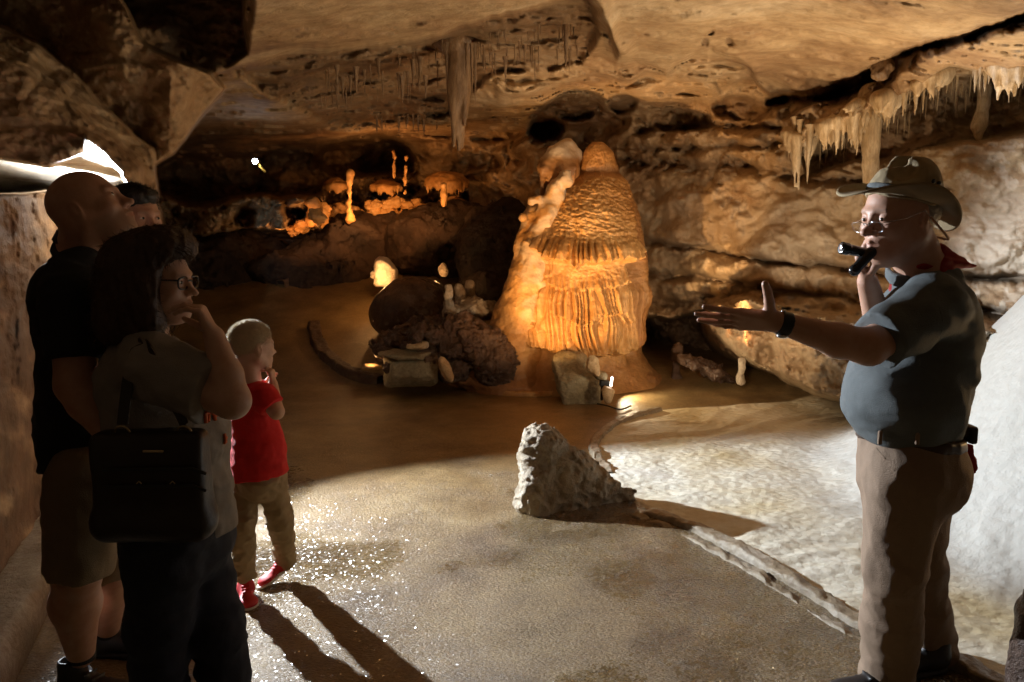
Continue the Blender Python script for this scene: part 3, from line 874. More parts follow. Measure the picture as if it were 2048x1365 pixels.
    shape_obj("fringed_head", s, M_FLOW, root, 0.014, disp=lambda q: 0.014 * fbm(q * 8, 3), dmax=0.03,
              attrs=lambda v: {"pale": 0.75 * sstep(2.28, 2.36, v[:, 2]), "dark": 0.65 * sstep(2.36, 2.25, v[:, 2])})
flowstone()

def rock(name, label, cat, c, radii, mat, seed=0, rot=(0, 0, 0), rough=0.25, cuts=6, h=None, group=None, flat=True, box=False, parent=None, fine=1.0):
    """one boulder: rounded lump, sliced by random planes, weathered"""
    s = Shape()
    R = np.array((Matrix.Rotation(math.radians(rot[2]), 3, 'Z') @ Matrix.Rotation(math.radians(rot[1]), 3, 'Y') @ Matrix.Rotation(math.radians(rot[0]), 3, 'X')))
    r = np.array(radii, float)
    if box: s.box(c, r, r.min() * 0.5, rot=R)
    else: s.ell(c, r, rot=R)
    rs = np.random.RandomState(seed)
    for _ in range(cuts):
        n = rs.normal(size=3); n /= np.linalg.norm(n)
        s.plane(np.array(c) + R @ (n * r) * rs.uniform(0.72, 0.95), R @ n, r.mean() * 0.06)
    m = r.mean()
    h = h or max(m / 22.0, 0.004)
    off = rs.uniform(0, 50, 3)
    dsp = lambda q: rough * m * (0.30 * fbm(q / m * 1.2 + off, 3) + 0.10 * fine * fbm(q / m * 6 + off, 3, ridged=True) - 0.05)
    o = shape_obj(name, s, mat, parent, h, disp=dsp, dmax=rough * m * 0.6)
    if parent is None: tag(o, label, cat, group)
    return o

# --- the jagged rock at the bend of the kerb
def centre_rock():
    s = Shape()
    Y = 4.45
    def q(x, y, dy=0.0): return np.array(P(x, y, Y + dy))
    k = Y / FPX
    s.cap(q(1078, 880), q(1082, 1000), 30 * k, 44 * k, 0.05)
    s.ell(q(1080, 878), (0.115, 0.11, 0.062), 0.03, rot=rotm('Y', 18))
    s.ell(q(1060, 915, -0.02), (0.07, 0.08, 0.09), 0.03)
    s.cap(q(1105, 900, 0.05), q(1150, 985, 0.05), 0.10, 0.14, 0.04)
    s.cap(q(1140, 925, 0.08), q(1190, 990, 0.08), 0.09, 0.12, 0.04)
    s.cap(q(1180, 955, 0.1), q(1222, 1002, 0.1), 0.08, 0.09, 0.04)
    s.cap(q(1225, 985, 0.1), q(1262, 998, 0.1), 0.06, 0.035, 0.03)
    s.ell(q(1060, 985, -0.05), (0.09, 0.1, 0.14), 0.04)
    s.ell(q(1120, 1010, 0.0), (0.2, 0.15, 0.08), 0.05)
    s.ell(q(1200, 1005, 0.05), (0.2, 0.13, 0.06), 0.05)
    s.plane(q(1100, 940, -0.10), (0.42, -0.90, 0.05), 0.008)
    s.ell(q(1165, 880, -0.12), (.13, .12, .06), .03, '-')
    s.plane(q(1040, 930), (-1, -0.25, 0.12), 0.015)
    for p_ in ((1062, 893, -0.12), (1078, 897, -0.12), (1070, 905, -0.12), (1092, 890, -0.11)):
        s.ell(q(*p_), 0.016, 0.008, '-')
    o = shape_obj("jagged_rock", s, M_ROCK_GREY, None, 0.009, disp=lambda p: 0.018 * fbm(p * 6, 3) + 0.016 * fbm(p * 16, 3, ridged=True) - 0.006, dmax=0.04, sm=0)
    tag(o, "jagged pitted limestone rock on the kerb in the middle of the floor", "rock")
centre_rock()

# --- squared block with propped stones and the hidden floor lamp
b0 = G(1155, 806)
o = rock("stone_block", "squared mossy stone block in front of the flowstone dome", "stone block", (b0.x, b0.y + 0.12, 0.20), (0.21, 0.2, 0.26), M_ROCK_BLOCK, 4, (0, 2, 8), 0.30, 7, 0.010, box=True)
rock("propped_stone", "angular pale stone leaning on top of the squared block", "stone", P(1186, 733, 7.05), (0.075, 0.07, 0.115), M_ROCK_TAN, 11, (10, -28, 20), 0.3, 9, 0.006)
rock("wedge_stone", "small greenish stone wedged beside the lamp behind the squared block", "stone", P(1202, 752, 7.12), (0.075, 0.08, 0.045), M_ROCK_BLOCK, 12, (0, 20, 20), 0.3, 7, 0.006)
rock("round_stone", "round polished tan stone under the bright lamp", "stone", P(1216, 789, 7.0), (0.066, 0.06, 0.088), M_ROCK_TAN, 13, (0, -8, 20), 0.12, 5, 0.006)
M_BLACK = plain_mat("black_metal", (0.02, 0.022, 0.025), 0.4, 0.3)
M_GLOW = plain_mat("lamp_glow", (1, 1, 1), 0.5, emit=(1.0, 0.88, 0.72), estr=14)
def floor_lamp():
    c = P(1216, 766, 7.08)
    root = empty("floor_lamp", c, "small black floor lamp with a glowing white bar between the stones", "lamp")
    s = Shape().box(c + Vector((-0.03, 0, -0.005)), (0.045, 0.04, 0.028), 0.006)
    s.cap(c + Vector((-0.05, 0.02, -0.02)), c + Vector((-0.05, 0.04, -0.16)), 0.012, 0.014, 0.01)
    shape_obj("housing", s, M_BLACK, root, 0.005)
    s = Shape().cap(P(1222, 772, 7.04), P(1224, 756, 7.04), 0.010, 0.010)
    shape_obj("light_bar", s, M_GLOW, root, 0.004)
floor_lamp()
def tube(pts, r, n=8, taper=None):
    pts = [Vector(p) for p in pts]
    vs = []
    for i, p in enumerate(pts):
        t = (pts[min(i + 1, len(pts) - 1)] - pts[max(i - 1, 0)]).normalized()
        a = t.orthogonal().normalized() if i == 0 else (a - t * a.dot(t)).normalized()
        b = t.cross(a)
        rr = r if taper is None else r * (1 + (taper - 1) * i / (len(pts) - 1))
        for k in range(n):
            an = 2 * math.pi * k / n
            vs.append(p + (a * math.cos(an) + b * math.sin(an)) * rr)
    f = grid_faces(len(pts), n, True)
    return np.array([tuple(v) for v in vs]), f
def spline(pts, n=8):
    pts = [np.array(p, float) for p in pts]
    P_ = [2 * pts[0] - pts[1]] + pts + [2 * pts[-1] - pts[-2]]
    out = []
    for i in range(1, len(P_) - 2):
        for k in range(n):
            t = k / n
            a, b, c, d = P_[i - 1], P_[i], P_[i + 1], P_[i + 2]
            out.append(0.5 * ((2 * b) + (c - a) * t + (2 * a - 5 * b + 4 * c - d) * t * t + (3 * b - a - 3 * c + d) * t ** 3))
    out.append(pts[-1])
    return out
v, f = tube(spline([G(1195, 808, 0.02), G(1215, 812, 0.02), G(1240, 819, 0.02), G(1262, 812, 0.02)], 6), 0.008)
tag(obj("lamp_cable", new_mesh("lamp_cable", v, f), M_BLACK), "thin black cable running along the floor from the lamp stones", "cable")

# --- flat topped cairn that hides the warm uplight
rock("cairn_block", "wide low stone block with flat cap left of the flowstone dome", "stone block", P(818, 738, 7.5) + Vector((0, 0.1, -0.02)), (0.26, 0.2, 0.17), M_ROCK_BLOCK, 21, (0, 0, 4), 0.2, 4, 0.014, box=True)
rock("cap_stone", "flat slab lying on the wide low block", "stone", P(815, 712, 7.45) + Vector((0, 0.08, 0)), (0.29, 0.2, 0.045), M_ROCK_BLOCK, 23, (0, 3, 4), 0.25, 6, 0.012)
rock("top_stone", "small pale stone on top of the flat slab", "stone", P(836, 691, 7.5), (0.125, 0.1, 0.045), M_ROCK_TAN, 24, (0, -5, 0), 0.25, 7, 0.009)
rock("leaning_slab", "thin amber slab leaning beside the low block, lit from behind", "stone", P(892, 740, 7.35), (0.055, 0.10, 0.13), M_ROCK_TAN, 25, (0, -22, 10), 0.25, 6, 0.008)
rock("glowing_stone", "flat orange stone glowing on the path edge left of the low block", "stone", P(742, 734, 7.75), (0.11, 0.09, 0.03), M_ROCK_TAN, 26, (0, 4, 0), 0.2, 5, 0.009)

# --- dark rock pile between the path and the dome
pile = [(930, 690, 7.9, .44, .40, .24, 31, 14, "largest dark wet boulder at the left foot of the flowstone dome"),
        (850, 675, 8.2, .45, .40, .18, 32, -10, "low dark boulder sloping towards the path"),
        (985, 720, 7.75, .22, .3, .26, 33, 0, "dark wet lump against the foot of the flowstone dome"),
        (955, 620, 8.6, .38, .3, .09, 34, 6, "pale flat ledge stone behind the dark boulders"),
        (790, 700, 8.4, .26, .3, .12, 35, 0, "small dark boulder at the path side of the pile"),
        (905, 740, 7.7, .3, .2, .10, 36, 4, "flat brown rock at the front of the dark pile")]
for (x, y, Y, a, b, c_, sd, ry, lab) in pile:
    rock("boulder", lab, "boulder", P(x, y, Y), (a, b, c_), M_ROCK_DARK if sd != 34 else M_ROCK_PALE, sd, (0, ry, 10), 0.8, 13, 0.016, group="boulders left of the dome", fine=1.4)
rs = np.random.RandomState(91)
for i in range(26):
    x = rs.uniform(772, 985)
    y = float(np.interp(x, [772, 850, 985], [725, 690, 700])) + rs.uniform(-34, 34)
    r = rs.uniform(.045, .12)
    rock("rubble_rock", "jagged piece of dark rubble heaped between the path and the flowstone dome", "rock", P(x, y, rs.uniform(7.55, 7.85)), (r * rs.uniform(1, 1.6), r, r * rs.uniform(.5, .9)), M_ROCK_DARK, 300 + i, (rs.uniform(-30, 30), rs.uniform(-30, 30), rs.uniform(0, 90)), 0.9, 10, 0.014, group="dark rubble left of the dome", fine=1.6)
def knob(x0, y0, x1, y1, Y, r0, r1, lab, seed, mat=None):
    s = Shape(); n = 6
    rs = np.random.RandomState(seed)
    for i in range(n):
        t = i / (n - 1)
        s.ell(P(x0 + (x1 - x0) * t + rs.uniform(-2, 2), y0 + (y1 - y0) * t, Y), (r0 + (r1 - r0) * t) * rs.uniform(0.85, 1.15), 0.03)
    o = shape_obj("stalagmite", s, mat or M_ROCK_PALE, None, 0.012, disp=lambda q: 0.014 * fbm(q * 14, 3), dmax=0.03)
    tag(o, lab, "stalagmite", "small stalagmites left of the dome")
knob(898, 578, 902, 655, 8.3, 0.045, 0.10, "tallest pale knobbly stalagmite standing on the dark boulders", 1)
knob(940, 568, 938, 600, 8.9, 0.05, 0.08, "rounded pale stalagmite behind the tallest knobbly one", 2)
knob(935, 612, 935, 630, 8.5, 0.05, 0.08, "stumpy pale stalagmite between the dark boulders and the dome", 3)
knob(864, 665, 868, 700, 8.0, 0.025, 0.04, "thin brown stalagmite stump behind the flat stones", 4, M_ROCK_DARK)
knob(918, 574, 922, 600, 8.7, 0.035, 0.06, "small pale knob just right of the tallest knobbly stalagmite", 5)
# --- background mounds and lit stones
rock("rounded_boulder", "large smooth dark rounded boulder in front of the bright far rock", "boulder", P(826, 622, 9.3), (0.50, 0.6, 0.40), M_ROCK_DARK, 41, (0, 0, 0), 0.12, 2, 0.03)
M_WHITE_ROCK = rock_mat("white_calcite", [(0.3, (0.62, 0.48, 0.34)), (0.6, (0.80, 0.70, 0.56))], 0.5, 2, 0.006, 3)
rock("lit_pillar_stone", "glowing pale stump of rock at the far bend of the path", "rock", P(772, 545, 10.1), (0.14, 0.14, 0.19), M_WHITE_ROCK, 42, (0, 3, 5), 0.35, 3, 0.012, box=True)
rock("lit_chip", "small bright pointed rock left of the glowing stump", "rock", P(749, 549, 10.1), (0.05, 0.05, 0.06), M_WHITE_ROCK, 43, (0, 40, 5), 0.5, 5, 0.006)
rock("lit_nugget", "small bright twisted rock on its own right of the glowing stump", "rock", P(886, 540, 10.0), (0.055, 0.06, 0.095), M_WHITE_ROCK, 44, (0, -15, 5), 0.6, 5, 0.006)
lamp("stump_lamp", 'POINT', P(752, 558, 9.75), 9, WARM, None, 0.02)
lamp("nugget_lamp", 'POINT', P(878, 552, 9.75), 2.2, WARM, None, 0.02)
lamp("path_glow_lamp", 'POINT', P(742, 722, 7.7), 0.8, WARM, None, 0.02)

# --- lit niche at the back: columns, curtains
def column(x, y0, y1, Y, r, lab, seed, grp, mat=None, name="cave_column", waist=0.6):
    s = Shape(); n = 5
    rs = np.random.RandomState(seed)
    prev = None
    for i in range(n + 1):
        t = i / n
        rr = r * (waist + (1 - waist) * (2 * t - 1) ** 2) * rs.uniform(0.85, 1.15)
        p = P(x + rs.uniform(-1.5, 1.5), y0 + (y1 - y0) * t, Y)
        if prev is not None: s.cap(prev[0], p, prev[1], rr, 0.03)
        prev = (p, rr)
    o = shape_obj(name, s, mat or M_FLOW, None, 0.018, disp=lambda q: 0.03 * fbm(q * 9, 4), dmax=0.05)
    tag(o, lab, "column", grp)
gname = "columns in the lit niche"
column(700, 350, 440, 10.9, 0.06, "thick twisted column at the left of the lit niche", 1, gname)
column(788, 305, 352, 11.2, 0.028, "slender column left of the pair under the arch", 2, gname)
column(811, 318, 385, 11.0, 0.030, "slender column right of the pair under the arch", 3, gname)
column(627, 408, 440, 10.6, 0.09, "stubby column over the leftmost amber glow", 4, gname)
def curtain(x0, x1, y0, Y, depth, lens, lab, seed, mat=None):
    """an overhanging flowstone canopy with a fringe of drips"""
    s = Shape(); rs = np.random.RandomState(seed)
    Y = min(shell_Y((x0 + x1) / 2, y0) - 0.12, 11.9)
    w = (x1 - x0) / 2 / FPX * Y
    s.ell(P((x0 + x1) / 2, y0, Y), (w, 0.35, depth), 0.05)
    s.plane(P((x0 + x1) / 2, y0 + depth * 0.3 / Y * FPX, Y), (0, 0, -1), 0.03)
    for x in np.arange(x0 + 6, x1 - 4, 5.5):
        u = (x - (x0 + x1) / 2) / ((x1 - x0) / 2)
        ln = rs.uniform(0.3, 1.0) * lens
        yy = y0 + depth * 0.2 / Y * FPX - 4 * u * u
        yo = Y - 0.33 * math.sqrt(max(0, 1 - u * u)) 
        s.cap(P(x, yy - 5, yo), P(x, yy + ln, yo), 0.035, 0.008, 0.03)
    o = shape_obj("flowstone_canopy", s, mat or M_FLOW, None, 0.02, disp=lambda q: 0.02 * fbm(q * 8, 3), dmax=0.04)
    tag(o, lab, "flowstone", "flowstone canopies in the lit niche")
curtain(850, 938, 368, 10.7, 0.18, 30, "fringed shell-like canopy at the right of the lit niche", 1)
curtain(740, 805, 378, 10.9, 0.12, 16, "fringed canopy between the slender columns of the lit niche", 2)
curtain(648, 700, 375, 11.2, 0.12, 12, "smallest canopy at the left of the lit niche", 3)
column(886, 372, 410, 10.6, 0.05, "short column under the shell-like canopy", 5, gname)
rs = np.random.RandomState(77)
for i in range(80):
    x = rs.uniform(600, 930)
    y = float(np.interp(x, [600, 660, 700, 800, 930], [455, 440, 436, 428, 425])) - rs.uniform(-4, 26)
    r = rs.uniform(0.035, 0.10)
    rock("niche_rock", "small broken amber rock heaped in the lit niche at the back", "rock", P(x, y, min(shell_Y(x, y) - 0.12, 11.6)), (r * rs.uniform(1, 1.7), r, r * rs.uniform(.5, 1.0)), M_FLOW, 200 + i, (rs.uniform(-30, 30), rs.uniform(-30, 30), 0), 0.9, 9, 0.016, group="broken rocks of the lit niche", fine=1.6)
rock("niche_block", "upright pale block left of the lit niche's amber glow", "rock", P(645, 430, 10.9), (0.10, 0.12, 0.17), M_FLOW, 52, (0, 10, 20), 0.9, 9, 0.014)
rock("niche_ledge", "jagged glowing ledge stone left of the thick twisted column", "rock", P(605, 452, 10.8), (0.24, 0.2, 0.06), M_FLOW, 53, (0, -20, 0), 1.0, 9, 0.014)
for i, (x, y, Y, pw) in enumerate(((722, 432, 10.6, 14), (770, 424, 10.5, 10), (610, 470, 10.3, 9), (868, 432, 10.2, 9), (905, 412, 10.2, 4), (690, 468, 10.5, 5), (735, 462, 10.4, 2), (560, 466, 10.3, 3))):
    lamp("niche_lamp", 'SPOT', P(x, y, Y), pw * 1.1, (1.0, 0.42, 0.12), P(x + 6, y - 34, Y + 0.8), 0.02, 115, 0.5)
# lights hidden in the cavity and crevice of the right wall
Yc = min(shell_Y(x_, y_) for x_ in (1440, 1460, 1480) for y_ in (560, 580, 600))
lamp("crevice_lamp", 'SPOT', P(1486, 640, min(Yc, shell_Y(1486, 640)) - 0.45), 130, (1.0, 0.6, 0.25), P(1458, 568, shell_Y(1458, 568)), 0.012, 26, 0.35)
Yc = min(shell_Y(x_, y_) for x_ in (1440, 1470, 1500) for y_ in (660, 690, 712))
lamp("cavity_lamp", 'SPOT', P(1500, 716, Yc - 0.30), 24, (1.0, 0.45, 0.16), P(1455, 665, Yc), 0.015, 75, 0.4)

lamp("added_niche_fill", 'SPOT', P(780, 440, 9.9), 45, (1.0, 0.42, 0.12), P(780, 395, 12.0), 0.03, 110, 0.6)  # added broad spot to widen the niche's amber glow
# --- far bank of rock under the niche, coloured black for its shade, and the little wall lamp
M_BANK = rock_mat("shade_black_rock", [(0.3, (0.012, 0.007, 0.005)), (0.6, (0.05, 0.028, 0.018))], 0.6, 2.0, 0.012, 2.5)
rs = np.random.RandomState(5)
bank = [(620, 560, 11.4, 1.0, .6, .55), (760, 500, 11.6, 1.1, .6, .5), (900, 490, 11.4, .9, .6, .55), (1000, 520, 10.8, .7, .6, .7), (480, 560, 11.5, 1.0, .6, .6), (980, 580, 10.4, .5, .5, .35)]
for i, (x, y, Y, a, b, c_) in enumerate(bank):
    rock("bank_rock", ["shade-darkened rock bank left of the glowing stump", "shade-darkened rock bank right below the lit niche", "shade-darkened rock bank below the shell-like canopy", "shade-darkened rock bank just left of the flowstone dome",
                       "black rock bank behind the small boy's side of the path", "low shade-darkened rock right behind the pale stalagmites"][i], "rock bank", P(x, y, Y), (a, b, c_), M_BANK, 60 + i, (0, 0, 10 * i), 0.6, 5, 0.045, group="dark rocks under the lit niche", fine=1.6)

M_BRASS_L = plain_mat("yellow_bracket", (0.7, 0.45, 0.08), 0.4)
def wall_lamp():
    c = P(510, 323, 9.0)
    root = empty("wall_lamp", c, "tiny bright white spotlight shining out of the dark passage", "lamp")
    d = (Vector((0, 0, 1.5)) - c).normalized()
    s = Shape().cap(c, c - d * 0.12 + Vector((0.03, 0, 0)), 0.035, 0.03)
    shape_obj("housing", s, M_BLACK, root, 0.007)
    s = Shape().ell(c + d * 0.03, 0.030)
    shape_obj("bulb", s, plain_mat("bulb_glow", (1, 1, 1), 0.5, emit=(0.85, 0.92, 1.0), estr=60), root, 0.005)
    v, f = tube([c - d * 0.12 + Vector((0.03, 0, 0)), c + Vector((0.05, 0.02, -0.06)), c + Vector((0.09, 0.06, -0.11))], 0.014)
    obj("bracket", new_mesh("bracket", v, f), M_BRASS_L, root)
wall_lamp()

# --- right side: cavity floor stones, column, slope rocks
rock("fallen_slab", "reddish slab lying in the dark cavity at the foot of the right wall", "rock", P(1412, 735, 7.9), (0.34, 0.2, 0.06), M_ROCK_DARK, 71, (0, 28, 0), 1.0, 10, 0.014)
column(1483, 722, 762, 7.4, 0.045, "small bright amber pillar at the mouth of the cavity", 7, "pillars in the cavity", M_ROCK_PALE, name="cave_pillar")
column(1353, 700, 762, 8.2, 0.06, "dim grey pillar deep in the cavity right of the dome", 8, "pillars in the cavity", M_ROCK_DARK, name="cave_pillar")

# --- kerbs
def kerb(name, pts, w, hgt, label, mat, wob=0.012, seed=0, tilt=0.0):
    pts = spline([(p[0], p[1], p[2]) for p in pts], 10)
    # resample
    P_ = np.array(pts); L = np.concatenate([[0], np.cumsum(np.linalg.norm(np.diff(P_, axis=0), axis=1))])
    n = int(L[-1] / 0.02)
    Pn = np.stack([np.interp(np.linspace(0, L[-1], n), L, P_[:, i]) for i in range(3)], 1)
    T = np.gradient(Pn, axis=0); T /= np.linalg.norm(T, axis=1)[:, None]
    S_ = np.stack([T[:, 1], -T[:, 0], 0 * T[:, 0]], 1)
    cs = [(-.5, -0.08), (-.52, .55 * hgt), (-.47, .85 * hgt), (-.38, hgt), (-.2, hgt * 1.03), (0, hgt), (.2, hgt * 1.02), (.38, hgt), (.47, .85 * hgt), (.52, .5 * hgt), (.5, -0.08)]
    cs2 = []
    for (a, b), (a2, b2) in zip(cs[:-1], cs[1:]):
        for t in (0, .5): cs2.append((a + (a2 - a) * t, b + (b2 - b) * t))
    cs2.append(cs[-1])
    V_ = np.stack([Pn + S_ * (a * w) + np.array([0, 0, b]) for a, b in cs2], 1)
    nz = fbm(V_ * 9 + seed, 4) * wob + fbm(V_ * 35 + seed, 2) * wob * 0.4
    chip = -np.maximum(0, noise3(V_ * 4 + seed + 5) - 0.25) * 0.05
    V_[..., 2] += nz + chip
    V_[..., 0] += nz * 0.8
    o = obj(name, new_mesh(name, V_, grid_faces(V_.shape[0], V_.shape[1])), mat)
    tag(o, label, "kerb")
    return o
kz = [Vector((k.x, k.y, float(ground_z(k.x, k.y)))) for k in KERB]
kerb("basin_kerb", [k - Vector((0.035, 0, 0)) for k in kz[:8]], 0.085, 0.035, "broken wet concrete kerb between the path and the pale basin, near part", M_KERB, 0.012, 1)
kerb("basin_kerb", [k for k in kz[9:]], 0.07, 0.03, "low curved kerb behind the jagged rock, far part", M_KERB, 0.014, 2)
kerb("basin_kerb_outer", [k - Vector((0.13, 0.03, 0.012)) for k in kz[2:8]], 0.05, 0.018, "thin white worn strip running beside the broken concrete kerb", M_KERB, 0.016, 3)
kerb("wall_kerb", [(-1.75, 2.2, 0.0), (-2.12, 3.25, 0.0), (-2.45, 4.0, 0.0), (-2.75, 4.7, 0.0), (-3.1, 5.6, 0.0)], 0.24, 0.16, "wide grey concrete kerb along the left wall beside the bald man", M_KERB, 0.006, 4)
pk = [(885, 742), (905, 765), (950, 780), (1020, 790), (1105, 792)]
kerb("dome_kerb", [G(x, y) for x, y in pk], 0.12, 0.05, "curved brown kerb edging the floor in front of the flowstone dome", M_FLOW, 0.012, 6)
def ground_hit(px, py):
    sx_, sz_ = slopes(px, py)
    ys = np.linspace(1.5, 14.5, 1301)
    zz = CAMZ + float(sz_) * ys - ground_z(float(sx_) * ys, ys)
    i = int(np.argmax(zz < 0)) if (zz < 0).any() else len(ys) - 1
    return Vector((float(sx_) * ys[i], ys[i], float(ground_z(float(sx_) * ys[i], ys[i]))))
kerb("path_kerb", [ground_hit(x, y) for x, y in ((628, 655), (636, 690), (660, 722), (700, 750), (762, 768))], 0.15, 0.08, "curved red-brown kerb beside the path left of the low block", M_ROCK_DARK, 0.016, 5)
kerb("far_kerb", [ground_hit(x, y) for x, y in ((560, 575), (600, 553), (640, 535), (680, 521), (720, 514))], 0.16, 0.09, "dim kerb of the path climbing into the dark on the left", M_ROCK_DARK, 0.02, 7)

# --- stalactites
def drip_mesh(L, r, seed, forks=0, bend=0.0, blunt=0.15):
    rs = np.random.RandomState(seed)
    n = 14
    pts = []; rad = []
    for i in range(n + 1):
        t = i / n
        pts.append(np.array([bend * math.sin(t * 2.6) * L + rs.uniform(-1, 1) * r * 0.12, rs.uniform(-1, 1) * r * 0.12, -L * t]))
        rad.append(r * ((1 - t) ** 0.75 * (1 - blunt) + blunt * (1 - t ** 6)) * rs.uniform(0.9, 1.1) + r * 0.5 * math.exp(-t * 9))
    vs = []
    k = 10
    for p, q in zip(pts, rad):
        for j in range(k):
            a = 2 * math.pi * j / k
            w = 1 + 0.13 * math.sin(3 * a + seed) + 0.08 * rs.uniform(-1, 1)
            vs.append(p + np.array([math.cos(a), math.sin(a), 0]) * q * w)
    return new_mesh("stalactite", vs, grid_faces(n + 1, k, True))
DR = {}
for kx in range(6):
    DR['thin', kx] = drip_mesh(1.0, 0.035, kx, blunt=0.55)
    DR['cone', kx] = drip_mesh(1.0, 0.11, 20 + kx, blunt=0.12)
    DR['fat', kx] = drip_mesh(1.0, 0.16, 40 + kx, blunt=0.4)
for (k_, s_), m_ in DR.items():
    m_.materials.append(M_DRIP)
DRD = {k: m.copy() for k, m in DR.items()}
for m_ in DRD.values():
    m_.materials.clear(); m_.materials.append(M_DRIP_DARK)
def drip(kind, x, y0, y1, Y, dark, label, group, seed, rx=1.0):
    top, bot = P(x, y0, Y), P(x, y1, Y)
    L = top.z - bot.z
    o = bpy.data.objects.new("stalactite", (DRD if dark else DR)[kind, seed % 6])
    COL.objects.link(o)
    o.location = top
    base = {'thin': 1.0, 'cone': 1.0, 'fat': 1.0}[kind]
    o.scale = (L * rx, L * rx, L)
    if L > 0.35 and kind == 'thin': o.scale = (0.35 * rx, 0.35 * rx, L)
    o.rotation_euler = (0, 0, seed * 1.7)
    tag(o, label, "stalactite", group)
    return o
rs = np.random.RandomState(11)
# hanging bundle in the middle
s = Shape()
for (xa, ya, xb, yb, ra, rb, dy) in ((918, 150, 918, 300, .085, .022, 0), (909, 130, 907, 292, .05, .014, -.05), (926, 140, 924, 295, .05, .012, .03), (916, 90, 917, 200, .12, .07, 0), (900, 100, 905, 225, .05, .02, -.04), (938, 100, 934, 235, .05, .012, .0), (926, 95, 930, 250, .05, .012, -.04)):
    s.cap(P(xa, ya, 6.9 + dy), P(xb, yb, 6.9 + dy), ra, rb, 0.03)
s.ell(P(915, 85, 6.95), (0.22, 0.2, 0.10), 0.06)
o = shape_obj("large_stalactite", s, M_DRIP_DARK, None, 0.010, disp=lambda q: 0.010 * fbm(q * np.array([14, 14, 3]), 3), dmax=0.03)
tag(o, "largest dark stalactite hanging in the middle of the cave", "stalactite")
gA = "thin stalactites round the large one in the middle"
for i, x in enumerate((884, 893, 899, 943, 950, 957, 905, 932, 890, 962)):
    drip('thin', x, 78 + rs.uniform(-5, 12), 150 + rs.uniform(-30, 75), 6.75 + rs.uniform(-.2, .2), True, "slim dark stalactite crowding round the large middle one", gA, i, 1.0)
drip('cone', 1132, 25, 140, 6.2, True, "lone long tapering stalactite right of the large middle one", "single stalactites of the vault", 3, 0.55)
drip('cone', 1126, 20, 90, 6.3, True, "short tapering stalactite just left of the lone long one", "single stalactites of the vault", 4, 0.5)
drip('thin', 1070, 120, 165, 6.5, True, "very thin stalactite left of the lone long one, with a beaded tip", "single stalactites of the vault", 1, 0.8)
drip('thin', 652, 140, 188, 7.0, False, "solitary pale straw hanging over the dark left passage", "single stalactites of the vault", 2, 0.8)
gB = "straws fringing the broken rock band of the vault"
for i in range(120):
    x = rs.uniform(640, 1165)
    yt = np.interp(x, [690, 830, 960, 1120, 1165], [135, 100, 62, 30, 30]) + rs.uniform(0, 75)
    if 880 < x < 965: continue
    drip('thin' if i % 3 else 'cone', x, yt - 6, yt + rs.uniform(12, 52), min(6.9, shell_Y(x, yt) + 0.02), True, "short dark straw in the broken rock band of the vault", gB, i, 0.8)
gC = "stalactites under the far dark ledge"
for i in range(16):
    x = rs.uniform(748, 890)
    yt = 236 + rs.uniform(-4, 6)
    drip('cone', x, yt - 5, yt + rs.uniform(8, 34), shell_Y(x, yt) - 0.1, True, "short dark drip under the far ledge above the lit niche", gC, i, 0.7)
# right ledge
gD = "fringe stalactites of the right ledge"
def ledge_y(x): return float(np.interp(x, [1560, 1600, 1660, 1740, 1780, 1860, 1960, 2048, 2120], [272, 286, 262, 215, 205, 168, 145, 150, 150]))
for i in range(74):
    x = rs.uniform(1568, 2080)
    yt = ledge_y(x)
    Yd = shell_Y(x, yt - 14) + rs.uniform(0.02, 0.35)
    k = 'cone' if i % 2 else 'thin'
    drip(k, x, yt - 16, yt + rs.uniform(6, 52) * (1.2 if 1680 < x < 1900 else 0.8), Yd, False, "small pale stalactite along the edge of the right ledge", gD, i, 0.85 if k == 'cone' else 1.0)
gE = "stalactites hanging in the hollow under the right ledge"
for i in range(90):
    x = rs.uniform(1640, 2080)
    yt = ledge_y(x) + rs.uniform(4, 50)
    drip('thin', x, yt - 10, yt + rs.uniform(12, 46), shell_Y(x, yt) - 0.03, i % 3 == 0, "needle-thin stalactite in the hollow behind the right ledge's edge", gE, i, 0.9)
for (x, y0, y1, rx, lab) in ((1592, 235, 345, 0.7, "bundle-like stalactite at the left tip of the right ledge"), (1600, 240, 325, 0.55, "second stalactite at the left tip of the right ledge, slightly right"),
                             (1562, 290, 355, 0.55, "small brown stalactite left of the right ledge's tip"), (1712, 205, 292, 0.8, "fan-like stalactite left of the thick pale column"), (1620, 250, 370, 0.5, "long stalactite ending beside the pale wall patch")):
    drip('cone', x, y0, y1, shell_Y(x, y0) - 0.05, False, lab, "long stalactites of the right ledge", int(x), rx)
